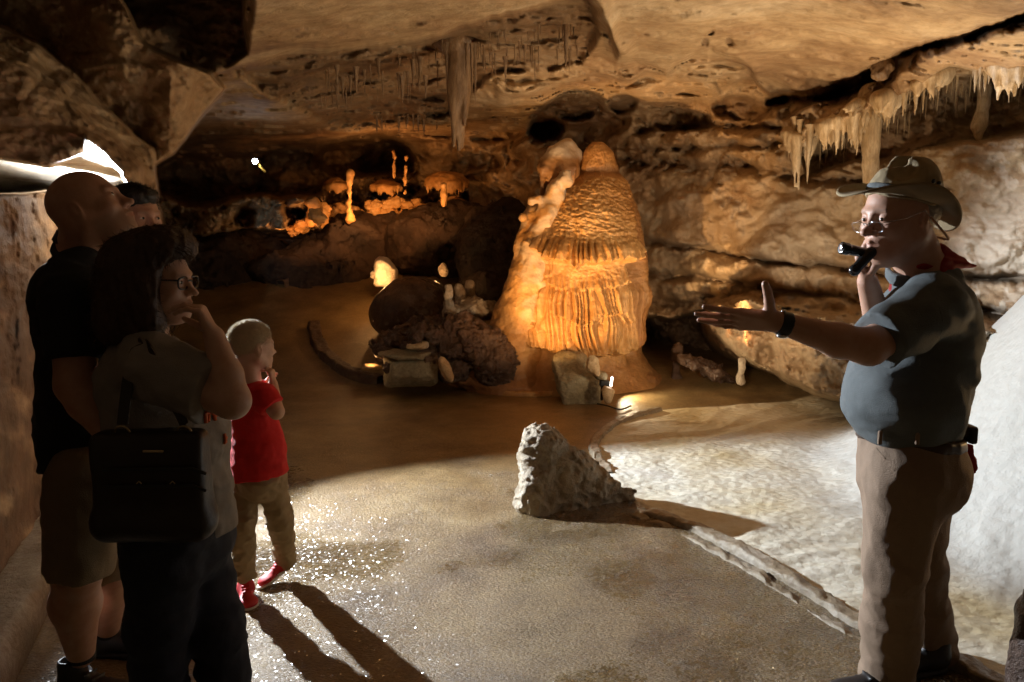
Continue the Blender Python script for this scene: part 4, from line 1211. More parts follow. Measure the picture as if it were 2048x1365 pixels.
def drapery(x0, x1, n, lmin, lmax, dy, lab, seed, width=0.024):
    """a mass of drips grown together along the ledge"""
    s = Shape(); rs_ = np.random.RandomState(seed)
    ref = min(shell_Y(x, ledge_y(x) - 14) for x in np.linspace(x0, x1, 5)) + 0.12
    prev = None
    for i in range(n):
        x = x0 + (x1 - x0) * (i + rs_.uniform(-.3, .3)) / max(1, n - 1)
        yt = ledge_y(x) + dy + rs_.uniform(-6, 6)
        Y = ref + rs_.uniform(-.07, .10)
        w = rs_.uniform(.6, 1.3) * width
        L = rs_.uniform(lmin, lmax) * (0.5 + math.sin(math.pi * (i + .5) / n))
        s.cap(P(x, yt - 16, Y), P(x + rs_.uniform(-2, 2), yt + L * .45, Y), w * 1.5, w * .75, .03)
        s.cap(P(x, yt + L * .3, Y), P(x + rs_.uniform(-1, 1), yt + L, Y), w * .8, w * .22, .015)
        top = P(x, yt - 14, Y + .05)
        if prev is not None: s.cap(prev, top, .045, .045, .04)
        prev = top
    o = shape_obj("drapery", s, M_DRIP, None, 0.013, disp=lambda q: 0.009 * fbm(q * np.array([13, 13, 4]), 3), dmax=0.03)
    tag(o, lab, "dripstone", "grown-together draperies of the right ledge")
drapery(1572, 1625, 13, 18, 62, 4, "left-most mass of drips at the tip of the right ledge", 1)
drapery(1640, 1700, 14, 10, 40, 2, "low mass of short drips between the ledge's tip and the thick pale column", 2)
drapery(1698, 1738, 11, 28, 62, 4, "long fringe of drips just left of the thick pale column", 3)
drapery(1752, 1800, 12, 12, 38, 2, "swept fringe of drips just right of the thick pale column", 4)
drapery(1835, 1900, 14, 6, 26, 0, "row of stubby drips above the guide's hat", 5, .018)
drapery(1985, 2040, 11, 14, 44, 0, "mass of drips right of the bone-like stalactite", 6)
def pale_column():
    Y = shell_Y(1742, 215) + 0.1
    s = Shape().cap(P(1742, 190, Y), P(1741, 330, Y), 0.095, 0.062, 0.03)
    s.cap(P(1741, 330, Y), P(1740, 430, Y), 0.062, 0.05, 0.03)
    for i in range(9):
        a = -1.4 + 0.35 * i
        s.cap(P(1742 + 20 * math.sin(a) * 1.6, 205, Y - 0.1), P(1742 + 34 * math.sin(a) * 1.7, 232 + 14 * math.cos(a * 2), Y - 0.2), 0.03, 0.008, 0.03)
    o = shape_obj("cave_column", s, M_DRIP, None, 0.012, disp=lambda q: 0.008 * fbm(q * np.array([10, 10, 3]), 3), dmax=0.03)
    tag(o, "thick pale column hanging down behind the guide's hat", "column")
pale_column()
def bent():
    Y = shell_Y(1962, 175) - 0.12
    s = Shape()
    pts = [(1962, 148, .05), (1970, 175, .045), (1968, 205, .045), (1962, 235, .047), (1958, 252, .055), (1957, 270, .03), (1959, 285, .012)]
    for a, b in zip(pts[:-1], pts[1:]):
        s.cap(P(a[0], a[1], Y), P(b[0], b[1], Y), a[2], b[2], 0.02)
    s.cap(P(1955, 255, Y - .03), P(1950, 270, Y - .04), .03, .008, .02)
    s.cap(P(1962, 160, Y), P(1990, 140, Y + 0.1), .05, .06, .03)
    o = shape_obj("bent_stalactite", s, M_DRIP, None, 0.009, disp=lambda q: 0.006 * fbm(q * 16, 3), dmax=0.02)
    tag(o, "curved bone-like pale stalactite at the upper right above the guide", "stalactite")
bent()
rock("knob_rock", "brown knobbly rock standing up on the right ledge's crack", "rock", P(1765, 135, shell_Y(1765, 160) - 0.15), (0.075, 0.08, 0.10), M_DRIP_DARK, 81, (0, 20, 0), 0.6, 3, 0.010)
# dark post cut by the right edge of the picture
s = Shape().cap(G(2046, 1420) , G(2046, 1420) + Vector((0.02, 0, 0.40)), 0.07, 0.05, 0.03)
s.ell(G(2046, 1420) + Vector((0.02, 0, 0.34)), (0.06, 0.06, 0.06), 0.03)
o = shape_obj("post_rock", s, M_ROCK_DARK, None, 0.008, disp=lambda q: 0.012 * fbm(q * 14, 3), dmax=0.03)
tag(o, "dark wet upright rock cut off by the lower right edge of the picture", "rock")
# ---------------------------------------------------------------- people
def skin_mat(name, base, spec=0.45):
    m, nt, bs = mat_new(name)
    v = coords(nt)
    n = tex_noise(nt, v, 28, 5, 0.6)
    c = ramp(nt, n, [(0.3, tuple(x * y for x, y in zip(base, (0.86, 0.78, 0.74)))), (0.7, base)])
    c = mixc(nt, attr(nt, "lip"), c, (base[0] * 0.78, base[1] * 0.45, base[2] * 0.42))
    c = mixc(nt, attr(nt, "beard"), c, (0.20, 0.13, 0.09))
    nt.links.new(c, bs.inputs['Base Color'])
    bs.inputs['Roughness'].default_value = 0.5
    bs.inputs['Specular IOR Level'].default_value = spec
    bs.inputs['Subsurface Weight'].default_value = 0.12
    bs.inputs['Subsurface Radius'].default_value = (0.012, 0.004, 0.002)
    nt.links.new(bump(nt, tex_noise(nt, v, 160, 4, 0.6), 0.35, 0.002), bs.inputs['Normal'])
    return m
M_SKIN = skin_mat("skin_warm", (0.56, 0.33, 0.235))
M_SKIN_PALE = skin_mat("skin_fair", (0.62, 0.40, 0.30))
M_EYE = plain_mat("eye_white", (0.7, 0.68, 0.64), 0.2, var=0.02)
M_IRIS = plain_mat("iris", (0.04, 0.025, 0.015), 0.1, var=0.02)
M_SHIRT_BLACK = plain_mat("black_cotton", (0.012, 0.014, 0.018), 0.85, bump_amt=0.004, cloth=True)
M_SHIRT_GREY = plain_mat("grey_cotton", (0.27, 0.25, 0.235), 0.85, bump_amt=0.004, cloth=True)
M_SHIRT_NAVY = plain_mat("slate_polo", (0.105, 0.12, 0.125), 0.8, bump_amt=0.004, cloth=True)
M_SHIRT_RED = plain_mat("red_cotton", (0.62, 0.012, 0.014), 0.85, bump_amt=0.003, cloth=True)
M_KHAKI = plain_mat("khaki_cotton", (0.26, 0.20, 0.13), 0.85, bump_amt=0.004, cloth=True)
M_KHAKI_BOY = plain_mat("tan_cotton", (0.33, 0.24, 0.14), 0.85, bump_amt=0.003, cloth=True)
M_BROWN = plain_mat("brown_canvas", (0.27, 0.185, 0.125), 0.85, bump_amt=0.004, cloth=True)
M_JEANS = plain_mat("dark_denim", (0.012, 0.016, 0.032), 0.85, bump_amt=0.003, cloth=True)
M_SHOE_BLACK = plain_mat("black_shoe", (0.015, 0.015, 0.017), 0.5, bump_amt=0.001)
M_SHOE_RED = plain_mat("red_shoe_mesh", (0.5, 0.015, 0.02), 0.6, bump_amt=0.001)
M_SOLE = plain_mat("white_sole", (0.65, 0.62, 0.58), 0.6)
M_HAIR_BROWN = plain_mat("brown_hair", (0.055, 0.028, 0.016), 0.55, var=0.4, scale=60, bump_amt=0.004)
M_HAIR_BLACK = plain_mat("black_hair", (0.016, 0.012, 0.010), 0.5, var=0.4, scale=60, bump_amt=0.003)
M_HAIR_BLOND = plain_mat("sandy_hair", (0.62, 0.50, 0.33), 0.55, var=0.25, scale=90, bump_amt=0.002)
M_HAIR_GREY = plain_mat("grey_hair", (0.35, 0.32, 0.28), 0.6, var=0.3, scale=90, bump_amt=0.003)
M_BAG = plain_mat("dark_leather", (0.020, 0.014, 0.012), 0.45, bump_amt=0.002, scale=90)
M_BRASS = plain_mat("pale_brass", (0.55, 0.45, 0.28), 0.3, 0.9)
M_BLACK_GLOSS = plain_mat("black_plastic", (0.012, 0.012, 0.013), 0.25)
M_HAT = plain_mat("olive_canvas", (0.30, 0.225, 0.125), 0.85, bump_amt=0.003, cloth=True)
M_RED_CLOTH = plain_mat("red_bandana", (0.33, 0.02, 0.018), 0.8, bump_amt=0.003, cloth=True)
M_ORANGE = plain_mat("orange_print", (0.75, 0.16, 0.05), 0.7)
M_WIRE = plain_mat("silver_wire", (0.7, 0.7, 0.72), 0.2, 0.9)
def glass_mat():
    m, nt, bs = mat_new("lens_glass")
    out = nt.nodes["Material Output"]
    tr = nt.nodes.new('ShaderNodeBsdfTransparent')
    gl = N(nt, 'ShaderNodeBsdfGlossy', Roughness=0.03)
    gl.inputs['Color'].default_value = (0.9, 0.92, 1, 1)
    mx = N(nt, 'ShaderNodeMixShader')
    mx.inputs[0].default_value = 0.10
    nt.links.new(tr.outputs[0], mx.inputs[1]); nt.links.new(gl.outputs[0], mx.inputs[2])
    nt.links.new(mx.outputs[0], out.inputs[0])
    return m
M_LENS = glass_mat()

def V3(p): return np.array(p, float)
def limb(s, pts, rad, k=0.03, **kw):
    for a, b, r1, r2 in zip(pts[:-1], pts[1:], rad[:-1], rad[1:]):
        s.cap(a, b, r1, r2, k, **kw)
def head(s, R, o, sc, fem=0.0, fat=0.0, nose=1.0):
    """a head in its own frame: x forward, y to its left, z up, origin between the eyes' level and the ears"""
    s.frame(R, o, sc)
    s.ell((-.012, 0, .034), (.099, .076, .086), .02)
    s.ell((.012, 0, .0), (.078, .068, .085), .03)
    s.ell((.040, 0, -.045), (.050, .054 + .006 * fat, .062), .03)
    for y in (-1, 1):
        s.cap((-.004, .055 * y, -.050), (.066, .018 * y, -.098), .022 + .005 * fat, .017 + .004 * fat, .03)
        s.cap((.082, .040 * y, .020), (.092, .010 * y, .018), .009, .010, .016)
        s.ell((.064, .040 * y, -.026), (.026, .022, .024), .02)
    s.ell((.078, 0, -.101), (.020, .022, .018), .018)
    if fat: s.ell((.035, 0, -.10), (.05, .05, .03 + .01 * fat), .03)
    s.ell((.076, 0, -.066), (.026, .030, .026), .02)
    for y in (-1, 1):
        s.ell((.104, .033 * y, -.001), (.018, .019, .014), .014, '-')
        s.ell((.078, .032 * y, -.001), (.0175, .0175, .0150), .006)         # lids
        s.cap((.088, .018 * y, .0085), (.082, .046 * y, .0065), .0030, .0028, .004)
    s.cap((.090, 0, .012), (.110, 0, -.026), .0085, .0095, .012)
    s.ell((.115 + .004 * nose, 0, -.034), (.012 * nose, .0115 * nose, .0105 * nose), .009)
    for y in (-1, 1):
        s.ell((.103, .012 * y, -.038), (.010, .0075, .0075), .006)
        s.ell((.109, .006 * y, -.0465), (.005, .0035, .004), .003, '-')
    s.cap((.092, .020 * -1, -.066), (.104, 0, -.0635), .0048, .0060, .005)
    s.cap((.092, .020, -.066), (.104, 0, -.0635), .0048, .0060, .005)
    s.cap((.090, -.018, -.0735), (.101, 0, -.0755), .0055, .0068, .005)
    s.cap((.090, .018, -.0735), (.101, 0, -.0755), .0055, .0068, .005)
    s.cap((.098, -.022, -.0695), (.110, 0, -.0695), .0022, .0022, .003, '-')
    s.cap((.098, .022, -.0695), (.110, 0, -.0695), .0022, .0022, .003, '-')
    for y in (-1, 1):
        rt = rotm('Z', 22 * y) @ rotm('Y', -12)
        s.ell((-.010, .078 * y, -.006), (.018, .0075, .032), .006, rot=rt)
        s.ell((-.004, .088 * y, -.004), (.010, .006, .018), .004, '-', rot=rt)
        s.ell((-.006, .078 * y, -.034), (.009, .005, .010), .004, rot=rt)
    s.frame()
def hloc(R, o, sc, p): return V3(o) + R @ (V3(p) * sc)
def face_attrs(R, o, sc, beard=0.0):
    R = np.array(R); o = V3(o)
    def f(v):
        q = ((v - o) @ R) / sc
        lip = np.exp(-((q[:, 0] - .098) / .014) ** 2 - (q[:, 1] / .018) ** 2 - ((q[:, 2] + .070) / .0085) ** 2)
        brow = np.exp(-((np.abs(q[:, 1]) - .030) / .016) ** 4 - ((q[:, 2] - .021) / .0055) ** 2) * (q[:, 0] > .06)
        b = 0.5 * brow
        if beard:
            g = sstep(-.035, -.060, q[:, 2]) * sstep(-.01, .03, q[:, 0]) * sstep(-.14, -.125, q[:, 2])
            g = g * (1 - np.exp(-((q[:, 2] + .070) / .008) ** 2 - (q[:, 1] / .022) ** 2))
            b = np.maximum(b, beard * g * sstep(.2, .0, q[:, 0] * 0 + np.abs(q[:, 1]) - .07))
        return {"lip": lip * 0.8, "beard": b}
    return f
def eyes(parent, R, o, sc, look=(1, 0, 0)):
    for y in (-1, 1):
        s = Shape(); c = hloc(R, o, sc, (.0815, .032 * y, -.001))
        s.ell(c, (.0150 * sc, .0148 * sc, .0078 * sc), rot=R)
        e = shape_obj("eye", s, M_EYE, parent, 0.003)
        s = Shape().ell(c + R @ V3(look) * .0112 * sc, (.0046 * sc, .0064 * sc, .0058 * sc), rot=R)
        shape_obj("iris", s, M_IRIS, e, 0.0018)
def hand(s, wrist, f, t, pn, curl=(0.3,) * 4, sc=1.0, thumb=(0.5, 0.8, 0.3), tcurl=0.2, spread=0.06, k=0.004):
    """f: finger direction, t: thumb side, pn: the way the palm faces; curl in radians per joint for each finger"""
    f = V3(f); f /= np.linalg.norm(f)
    t = V3(t); t -= f * (t @ f); t /= np.linalg.norm(t)
    n = np.cross(f, t); n = n if n @ V3(pn) > 0 else -n
    w = V3(wrist)
    lat = (.028, .0095, -.0095, -.027); kn = (.088, .092, .087, .078)
    ln = ((.043, .026, .021), (.048, .030, .022), (.044, .028, .022), (.034, .021, .019))
    for i in range(4):
        a = w + t * lat[i] * 0.62 * sc + f * 0.008 * sc
        b = w + (f * kn[i] + t * lat[i]) * sc
        s.cap(a, b, .0135 * sc, .0105 * sc, .014 * sc)
        d = f + t * spread * (1.5 - i) * 0.9; d /= np.linalg.norm(d)
        c = curl[i] if np.ndim(curl[i]) else (curl[i],) * 3
        p = b; r = .0088 * sc
        for j in range(3):
            ax = np.cross(d, n); ax /= np.linalg.norm(ax)
            th = c[j]
            d = d * math.cos(th) + np.cross(ax, d) * math.sin(th)
            q = p + d * ln[i][j] * sc
            s.ell(p, r * 1.08, .003 * sc)
            s.cap(p, q, r, r * 0.90, k * sc)
            p, r = q, r * 0.90
    tb = w + (t * .020 + f * .018 + n * .006) * sc
    td = f * thumb[0] + t * thumb[1] + n * thumb[2]; td /= np.linalg.norm(td)
    p = tb; r = .0145 * sc
    tip = f * 0.8 + n * 0.4
    for j, L in enumerate((.046, .034, .028)):
        q = p + td * L * sc
        s.cap(p, q, r, r * 0.84, (0.012 if j == 0 else k) * sc)
        p, r = q, r * 0.84
        td = td + tip * tcurl; td /= np.linalg.norm(td)
def shoe(parent, heel, toe, up=(0, 0, 1), L=0.29, w=0.052, mat=None, sole=None, h=0.006):
    """shoe body and sole; heel and toe are points on the ground line"""
    heel, toe = V3(heel), V3(toe)
    R = basis(toe - heel, up)
    sc = L / 0.29
    s = Shape(); s.frame(R, heel, sc)
    s.ell((.055, 0, .050), (.050, w * .78, .055), .03)
    s.cap((.05, 0, .055), (.24, 0, .032), .044, .026, .03, flat=(0, 1, 0), f=1.15)
    s.ell((.215, 0, .034), (.070, w, .034), .03)
    s.cap((.045, 0, .07), (.035, 0, .115), .042, .040, .02)
    s.ell((.035, 0, .135), (.034, .030, .03), .008, '-')
    for i in range(4):
        s.cap((.105 + .026 * i, -.026, .093 - .011 * i), (.112 + .026 * i, .026, .093 - .011 * i), .0045, .0045, .003)
    s.plane((0, 0, .012), (0, 0, -1))
    b = shape_obj("shoe", s, mat, parent, h)
    s = Shape(); s.frame(R, heel, sc)
    s.cap((.05, 0, .010), (.22, 0, .010), .046, w, .02)
    s.cap((.215, 0, .010), (.235, 0, .012), w, w * .9, .02)
    s.plane((0, 0, .024), (0, 0, 1)); s.plane((0, 0, 0), (0, 0, -1))
    shape_obj("sole", s, sole or mat, b, h)
    return b
def surf_pts(shape, disp, px_pts, y0, y1, n=8, off=0.0):
    """points on the near surface of a shape along a line of pixels"""
    out = []
    for (xa, ya), (xb, yb) in zip(px_pts[:-1], px_pts[1:]):
        for t in np.linspace(0, 1, n, endpoint=False):
            out.append((xa + (xb - xa) * t, ya + (yb - ya) * t))
    out.append(px_pts[-1])
    res = []
    for x, y in out:
        sx_, sz_ = slopes(x, y)
        ys_ = np.linspace(y0, y1, 240)
        pq = np.stack([sx_ * ys_, ys_, CAMZ + sz_ * ys_], 1)
        dd = shape.eval(pq) - disp(pq)
        if (dd < off).any(): res.append(pq[int(np.argmax(dd < off))])
    return res
def seam(name, shape, disp, px_pts, y0, y1, mat, parent, r=0.0016, off=0.0):
    pts = surf_pts(shape, disp, px_pts, y0, y1, 8, off)
    if len(pts) > 2:
        v, f = tube(pts, r, 6)
        obj(name, new_mesh(name, v, f), mat, parent)
def folds(amp, fr=(5, 5, 8), seed=0.0):
    fr = V3(fr)
    return lambda q: amp * (fbm(q * fr + seed, 3, ridged=True) - 0.4) + amp * 0.3 * noise3(q * fr * 3.1 + seed)
def fuzz(v, f, n, L, r, seed, up=0.0, jitter=0.5):
    """fine hair: n thin three-sided spikes standing on a surface"""
    rs = np.random.RandomState(seed)
    fi = rs.randint(0, len(f), n)
    w = rs.dirichlet((1, 1, 1, 1), n)
    p = (v[f[fi]] * w[..., None]).sum(1)
    nr = np.cross(v[f[fi, 2]] - v[f[fi, 0]], v[f[fi, 3]] - v[f[fi, 1]])
    nr /= np.linalg.norm(nr, axis=1)[:, None] + 1e-9
    d = nr + rs.normal(size=(n, 3)) * jitter + np.array([0, 0, up])
    d /= np.linalg.norm(d, axis=1)[:, None]
    a = np.cross(d, rs.normal(size=(n, 3))); a /= np.linalg.norm(a, axis=1)[:, None]
    b = np.cross(d, a)
    l = L * rs.uniform(0.5, 1.2, n)[:, None]
    p = p - d * r * 2
    V_ = np.stack([p + a * r, p - a * r * .5 + b * r * .87, p - a * r * .5 - b * r * .87, p + d * l, p + d * l + a * 1e-5], 1)
    base = np.arange(n)[:, None] * 5
    F_ = np.concatenate([base + np.array([[0, 1, 3, 4]]), base + np.array([[1, 2, 3, 4]]), base + np.array([[2, 0, 3, 4]])])
    return V_.reshape(-1, 3), F_
def hair_obj(name, s, mat, parent, h, disp, dmax, n, L, r, seed, up=0.0, jit=0.5, extra=None):
    v, f = s.mesh(h, None, disp, dmax)
    V_, F_ = fuzz(v, f, n, L, r, seed, up, jit)
    vs, fs = [v, V_], [f, F_ + len(v)]
    c = len(v) + len(V_)
    for (a, b) in (extra or []):
        vs.append(a); fs.append(b + c); c += len(a)
    return obj(name, new_mesh(name, np.concatenate(vs), np.concatenate(fs)), mat, parent)
# --- the guide: hat, glasses, slate polo, brown trousers, left hand held out, right hand at the mouth
def guide():
    root = empty("person", (1.28, 2.6, 0), "man in a wide-brimmed canvas hat and slate polo gesturing with an open hand", "person")
    ya = math.radians(19)
    fw = np.array([-math.cos(ya), -math.sin(ya), -0.10])
    R = basis(fw, (0, 0, 1)); sc = 1.09
    ho = V3(P(1799, 432, 2.44))
    q = lambda x, y, Y: V3(P(x, y, Y))
    body = Shape()
    head(body, R, ho, sc, fat=0.9, nose=1.15)
    nb = q(1862, 575, 2.50)
    body.cap(hloc(R, ho, sc, (-.02, 0, -.05)), nb, .070, .078, .03)
    # torso (hidden under the clothes)
    body.cap(q(1855, 610, 2.36), q(1850, 610, 2.66), .075, .075, .05)
    body.cap(q(1850, 640, 2.5), q(1830, 800, 2.5), .125, .15, .05)
    body.cap(q(1830, 800, 2.5), q(1830, 930, 2.52), .14, .12, .05)
    # left arm, held out
    sh, el, wr = q(1858, 622, 2.32), q(1738, 694, 2.20), q(1551, 643, 2.17)
    body.cap(sh, el, .062, .050, .03)
    m_ = el + (wr - el) * 0.33 + np.array([0, 0, -0.006])
    limb(body, [el, m_, wr], [.050, .047, .029], .02)
    hand(body, wr, (-1, 0.02, 0.05), (0.05, -0.72, 0.69), (0.1, 0.8, 0.6), curl=((0.04, .05, .05), (-0.02, .05, .05), (-0.04, .06, .06), (0.05, .12, .10)), sc=1.14, thumb=(0.30, 0.95, 0.02), tcurl=0.10, spread=0.035)
    # right arm, hand at the mouth
    sh2, el2, wr2 = q(1815, 625, 2.72), q(1768, 690, 2.62), q(1735, 563, 2.48)
    limb(body, [sh2, el2], [.062, .050], .03)
    limb(body, [el2, wr2], [.050, .031], .02)
    hand(body, wr2, (-0.40, -0.10, 0.90), (-0.35, -0.8, -0.25), (0.75, -0.5, 0.4), curl=((.75, .9, .6), (.8, 1.0, .6), (.85, 1.0, .6), (.9, 1.0, .6)), sc=1.0, thumb=(0.75, 0.35, 0.7), tcurl=0.25)
    # legs
    hl, kl, al = q(1812, 935, 2.44), q(1792, 1130, 2.46), q(1776, 1325, 2.60)
    hr, kr, ar = q(1832, 935, 2.62), q(1838, 1130, 2.68), q(1866, 1290, 2.80)
    limb(body, [hl, kl, al], [.09, .06, .045], .03)
    limb(body, [hr, kr, ar], [.09, .06, .045], .03)
    zf = lambda z: 0.0036 if z > 0.95 else 0.009
    shape_obj("body", body, M_SKIN, root, 0.0038, zf, attrs=face_attrs(R, ho, sc, 0.0))
    eyes(root, R, ho, sc, (1, 0.1, -.05))
    # shirt
    s = Shape()
    s.cap(q(1862, 602, 2.38), q(1852, 602, 2.66), .082, .082, .05)
    s.ell(q(1852, 645, 2.5), (.142, .185, .15), .06)
    s.ell(q(1832, 725, 2.5), (.165, .18, .17), .08)
    s.ell(q(1803, 795, 2.48), (.172, .185, .145), .08)
    s.cap(q(1815, 830, 2.5), q(1814, 862, 2.5), .162, .150, .05)
    s.cap(sh + np.array([0.01, 0, 0.01]), el, .092, .080, .04, cut=(None, 0.84))
    s.cap(sh2, el2, .085, .075, .04, cut=(None, 0.9))
    s.cap(nb + np.array([-.0, 0, .0]), nb + np.array([-.05, -0.01, .055]), .092, .080, .02, cut=(0, 1))
    s.plane(q(1822, 872, 2.5), (0.06, 0, -1), 0.02)
    d1 = folds(0.006, (3.4, 3.4, 7.5), 4.0)
    def dshirt(p):
        # long diagonal drag folds from the armpit to the belly
        w = (p[:, 0] * 0.75 + p[:, 2] * 0.66)
        g = np.sin(w * 60 + 3.5 * noise3(p * 3)) * 0.0035
        return d1(p) + g * sstep(1.5, 1.3, p[:, 2])
    ps = shape_obj("polo_shirt", s, M_SHIRT_NAVY, root, 0.0065, disp=dshirt, dmax=0.02)
    seam("sleeve_hem", s, dshirt, [(1722, 652), (1740, 668), (1768, 690), (1796, 712)], 2.0, 2.6, M_SHIRT_NAVY, ps, .0022)
    seam("shoulder_seam", s, dshirt, [(1870, 585), (1885, 640), (1878, 700), (1850, 740)], 2.0, 2.7, M_SHIRT_NAVY, ps, .0016)
    seam("side_seam", s, dshirt, [(1850, 742), (1846, 800), (1840, 862)], 2.0, 2.7, M_SHIRT_NAVY, ps, .0014)
    for a, b, r in (((-.052, 0.0, .05), (-.07, -0.02, .085), .082),):
        s = Shape().cap(nb + V3(a), nb + V3(b), r + .006, r - .002, .01, cut=(0, 1))
        s.cap(nb + V3(a), nb + V3(b), r - .006, r - .014, .005, '-')
        shape_obj("collar", s, M_SHIRT_NAVY, root, 0.004)
    # trousers
    s = Shape()
    s.cap(q(1820, 880, 2.5), q(1820, 940, 2.5), .152, .154, .04)
    s.ell(q(1832, 950, 2.5), (.142, .17, .13), .05)
    limb(s, [hl + V3((0, -.0, -.02)), kl, kl + (al - kl) * 0.62], [.124, .092, .084], .04)
    s.cap(kl + (al - kl) * 0.5, al + V3((0.0, 0, -0.04)), .088, .090, .04, cut=(0, 1))
    limb(s, [hr + V3((0, 0, -.02)), kr, kr + (ar - kr) * 0.6], [.120, .080, .072], .04)
    s.cap(kr + (ar - kr) * 0.5, ar + V3((0, 0, -0.03)), .078, .085, .03, cut=(0, 1))
    s.plane(q(1826, 868, 2.5), (0.06, 0, 1), 0.004)
    d2 = folds(0.007, (5.5, 5.5, 3.6), 9.0)
    def dpants(p):
        g = np.sin(p[:, 2] * 62 + p[:, 0] * 30 + 3 * noise3(p * 5)) * 0.0025 * (np.exp(-((p[:, 2] - .50) / .10) ** 2) + 1.4 * np.exp(-((p[:, 2] - .10) / .09) ** 2) + 0.8 * np.exp(-((p[:, 2] - .78) / .06) ** 2))
        return d2(p) + g
    tr = shape_obj("trousers", s, M_BROWN, root, 0.0065, disp=dpants, dmax=0.02)
    # pocket outline, seams, belt and loops
    seam("pocket_seam", s, dpants, [(1870, 912), (1918, 905), (1912, 972), (1884, 990), (1864, 982), (1870, 912)], 2.0, 2.8, M_BROWN, tr)
    seam("side_seam", s, dpants, [(1838, 900), (1836, 980), (1826, 1080), (1815, 1180), (1806, 1290), (1802, 1340)], 2.0, 2.9, M_BROWN, tr)
    seam("front_pocket_seam", s, dpants, [(1752, 896), (1776, 925), (1800, 958)], 2.0, 2.8, M_BROWN, tr)
    s = Shape()
    s.cap(q(1820, 880, 2.5), q(1820, 940, 2.5), .158, .160, .04)
    s.plane(q(1826, 866, 2.5), (0.06, 0, 1), 0.003); s.plane(q(1826, 884, 2.5), (-0.06, 0, -1), 0.003)
    b = shape_obj("belt", s, plain_mat("belt_leather", (0.05, 0.025, 0.015), 0.5), root, 0.006, disp=dpants, dmax=.02)
    for x, Y in ((1760, 2.345), (1835, 2.322), (1905, 2.38)):
        s = Shape().box(q(x, 876, Y), (.007, .006, .022), .003)
        shape_obj("belt_loop", s, M_BROWN, tr, 0.004)
    s = Shape().box(q(1940, 868, 2.46), (.012, .03, .028), .006)
    shape_obj("belt_pouch", s, M_BLACK, root, 0.005)
    s = Shape().cap(q(1938, 895, 2.50), q(1941, 935, 2.50), .012, .020, .01)
    s.cap(q(1941, 930, 2.50), q(1937, 965, 2.50), .018, .006, .01)
    shape_obj("red_rag", s, M_RED_CLOTH, root, 0.004, disp=lambda p: .004 * fbm(p * 60, 2), dmax=.006)
    # shoes
    gl = G(1800, 1385); gt = G(1712, 1400)
    shoe(root, gl, gl + (gt - gl), L=0.30, mat=M_SHOE_BLACK)
    gl = G(1890, 1335); gt = G(1800, 1350)
    shoe(root, gl, gl + (gt - gl), L=0.30, mat=M_SHOE_BLACK)
    # grey hair under the hat
    s = Shape(); s.frame(R, ho, sc)
    s.ell((-.030, 0, .012), (.092, .080, .070), .02)
    s.plane((.012, 0, 0), (1, 0, 0.15), .01); s.plane((0, 0, -.062), (0, 0, -1), .01)
    for y in (-1, 1): s.ell((.0, .088 * y, -.01), (.026, .03, .040), .01, '-')
    s.frame()
    hair_obj("hair", s, M_HAIR_GREY, root, 0.005, lambda p: .003 * fbm(p * 60, 2), .004, 900, .012, .0008, 3)
    # bandana: knot round the neck and the loose corner sticking out behind
    s = Shape()
    s.cap(nb + V3((-.055, -.01, .045)), nb + V3((-.03, -.005, .018)), .090, .098, .01, cut=(0, 1))
    A, B, C = q(1845, 535, 2.42), q(1880, 525, 2.44), q(1946, 533, 2.47)
    s.cap(A, C, .026, .007, .02, flat=(0.1, 0.25, 1), f=.45)
    s.cap(B, C, .030, .007, .02, flat=(-.35, 0.2, 1), f=.40)
    s.cap(q(1880, 500, 2.44), q(1925, 524, 2.46), .018, .010, .02)
    shape_obj("bandana", s, M_RED_CLOTH, root, 0.004, disp=folds(0.003, (14, 14, 14), 2), dmax=.006)
    # hat
    hx = np.array([-math.cos(math.radians(15)), -math.sin(math.radians(15)), 0.20])
    HR = basis(hx, (0.18, 0, 1)); hc = hloc(R, ho, sc, (-.010, 0, .054)) + V3((0.0, 0, -.010))
    na, nr_ = 96, 14
    V_ = []
    for i in range(nr_):
        t = i / (nr_ - 1)
        for j in range(na):
            a = 2 * math.pi * j / na
            ca, sa = math.cos(a), math.sin(a)
            rx = .112 + t * (.088 if ca > 0 else .075); ry = .094 + t * .060
            side = abs(sa) ** 1.6
            z = -0.012 * t + side * (0.052 * t ** 1.3) - (0.020 * t ** 1.5 if ca > 0 else 0.045 * t ** 1.2) * abs(ca) ** 1.4
            x, y = rx * ca, ry * sa * (1 - 0.18 * t * side)
            V_.append(hc + HR @ (V3((x, y, z)) * sc * 0.93))
    V_ = np.array(V_)
    th = HR @ V3((0, 0, .0035))
    F_ = grid_faces(nr_, na, True); n_ = len(V_)
    rim = np.array([[(nr_ - 1) * na + j, (nr_ - 1) * na + (j + 1) % na, n_ + (nr_ - 1) * na + (j + 1) % na, n_ + (nr_ - 1) * na + j] for j in range(na)])
    hat = empty("hat", root.location, None, None); hat.parent = root; hat.matrix_parent_inverse = Matrix.Translation(root.location).inverted()
    obj("brim", new_mesh("brim", np.concatenate([V_ + th, V_ - th]), np.concatenate([F_, F_[:, ::-1] + n_, rim])), M_HAT, hat)
    s = Shape(); s.frame(HR, hc, sc * 1.0)
    s.cap((0, 0, -.005), (-.004, 0, .036), .1, .091, .02, flat=(0, 1, 0), f=.86)
    s.ell((-.004, 0, .038), (.090, .070, .034), .03)
    s.ell((0.02, 0, .094), (.075, .020, .026), .03, '-')
    for y in (-1, 1): s.ell((.075, .052 * y, .072), (.05, .02, .03), .03, '-')
    s.plane((0, 0, -.008), (0, 0, -1)); s.frame()
    shape_obj("crown", s, M_HAT, hat, 0.004, disp=folds(0.003, (12, 12, 12), 1), dmax=.006)
    s = Shape(); s.frame(HR, hc, sc * 1.0)
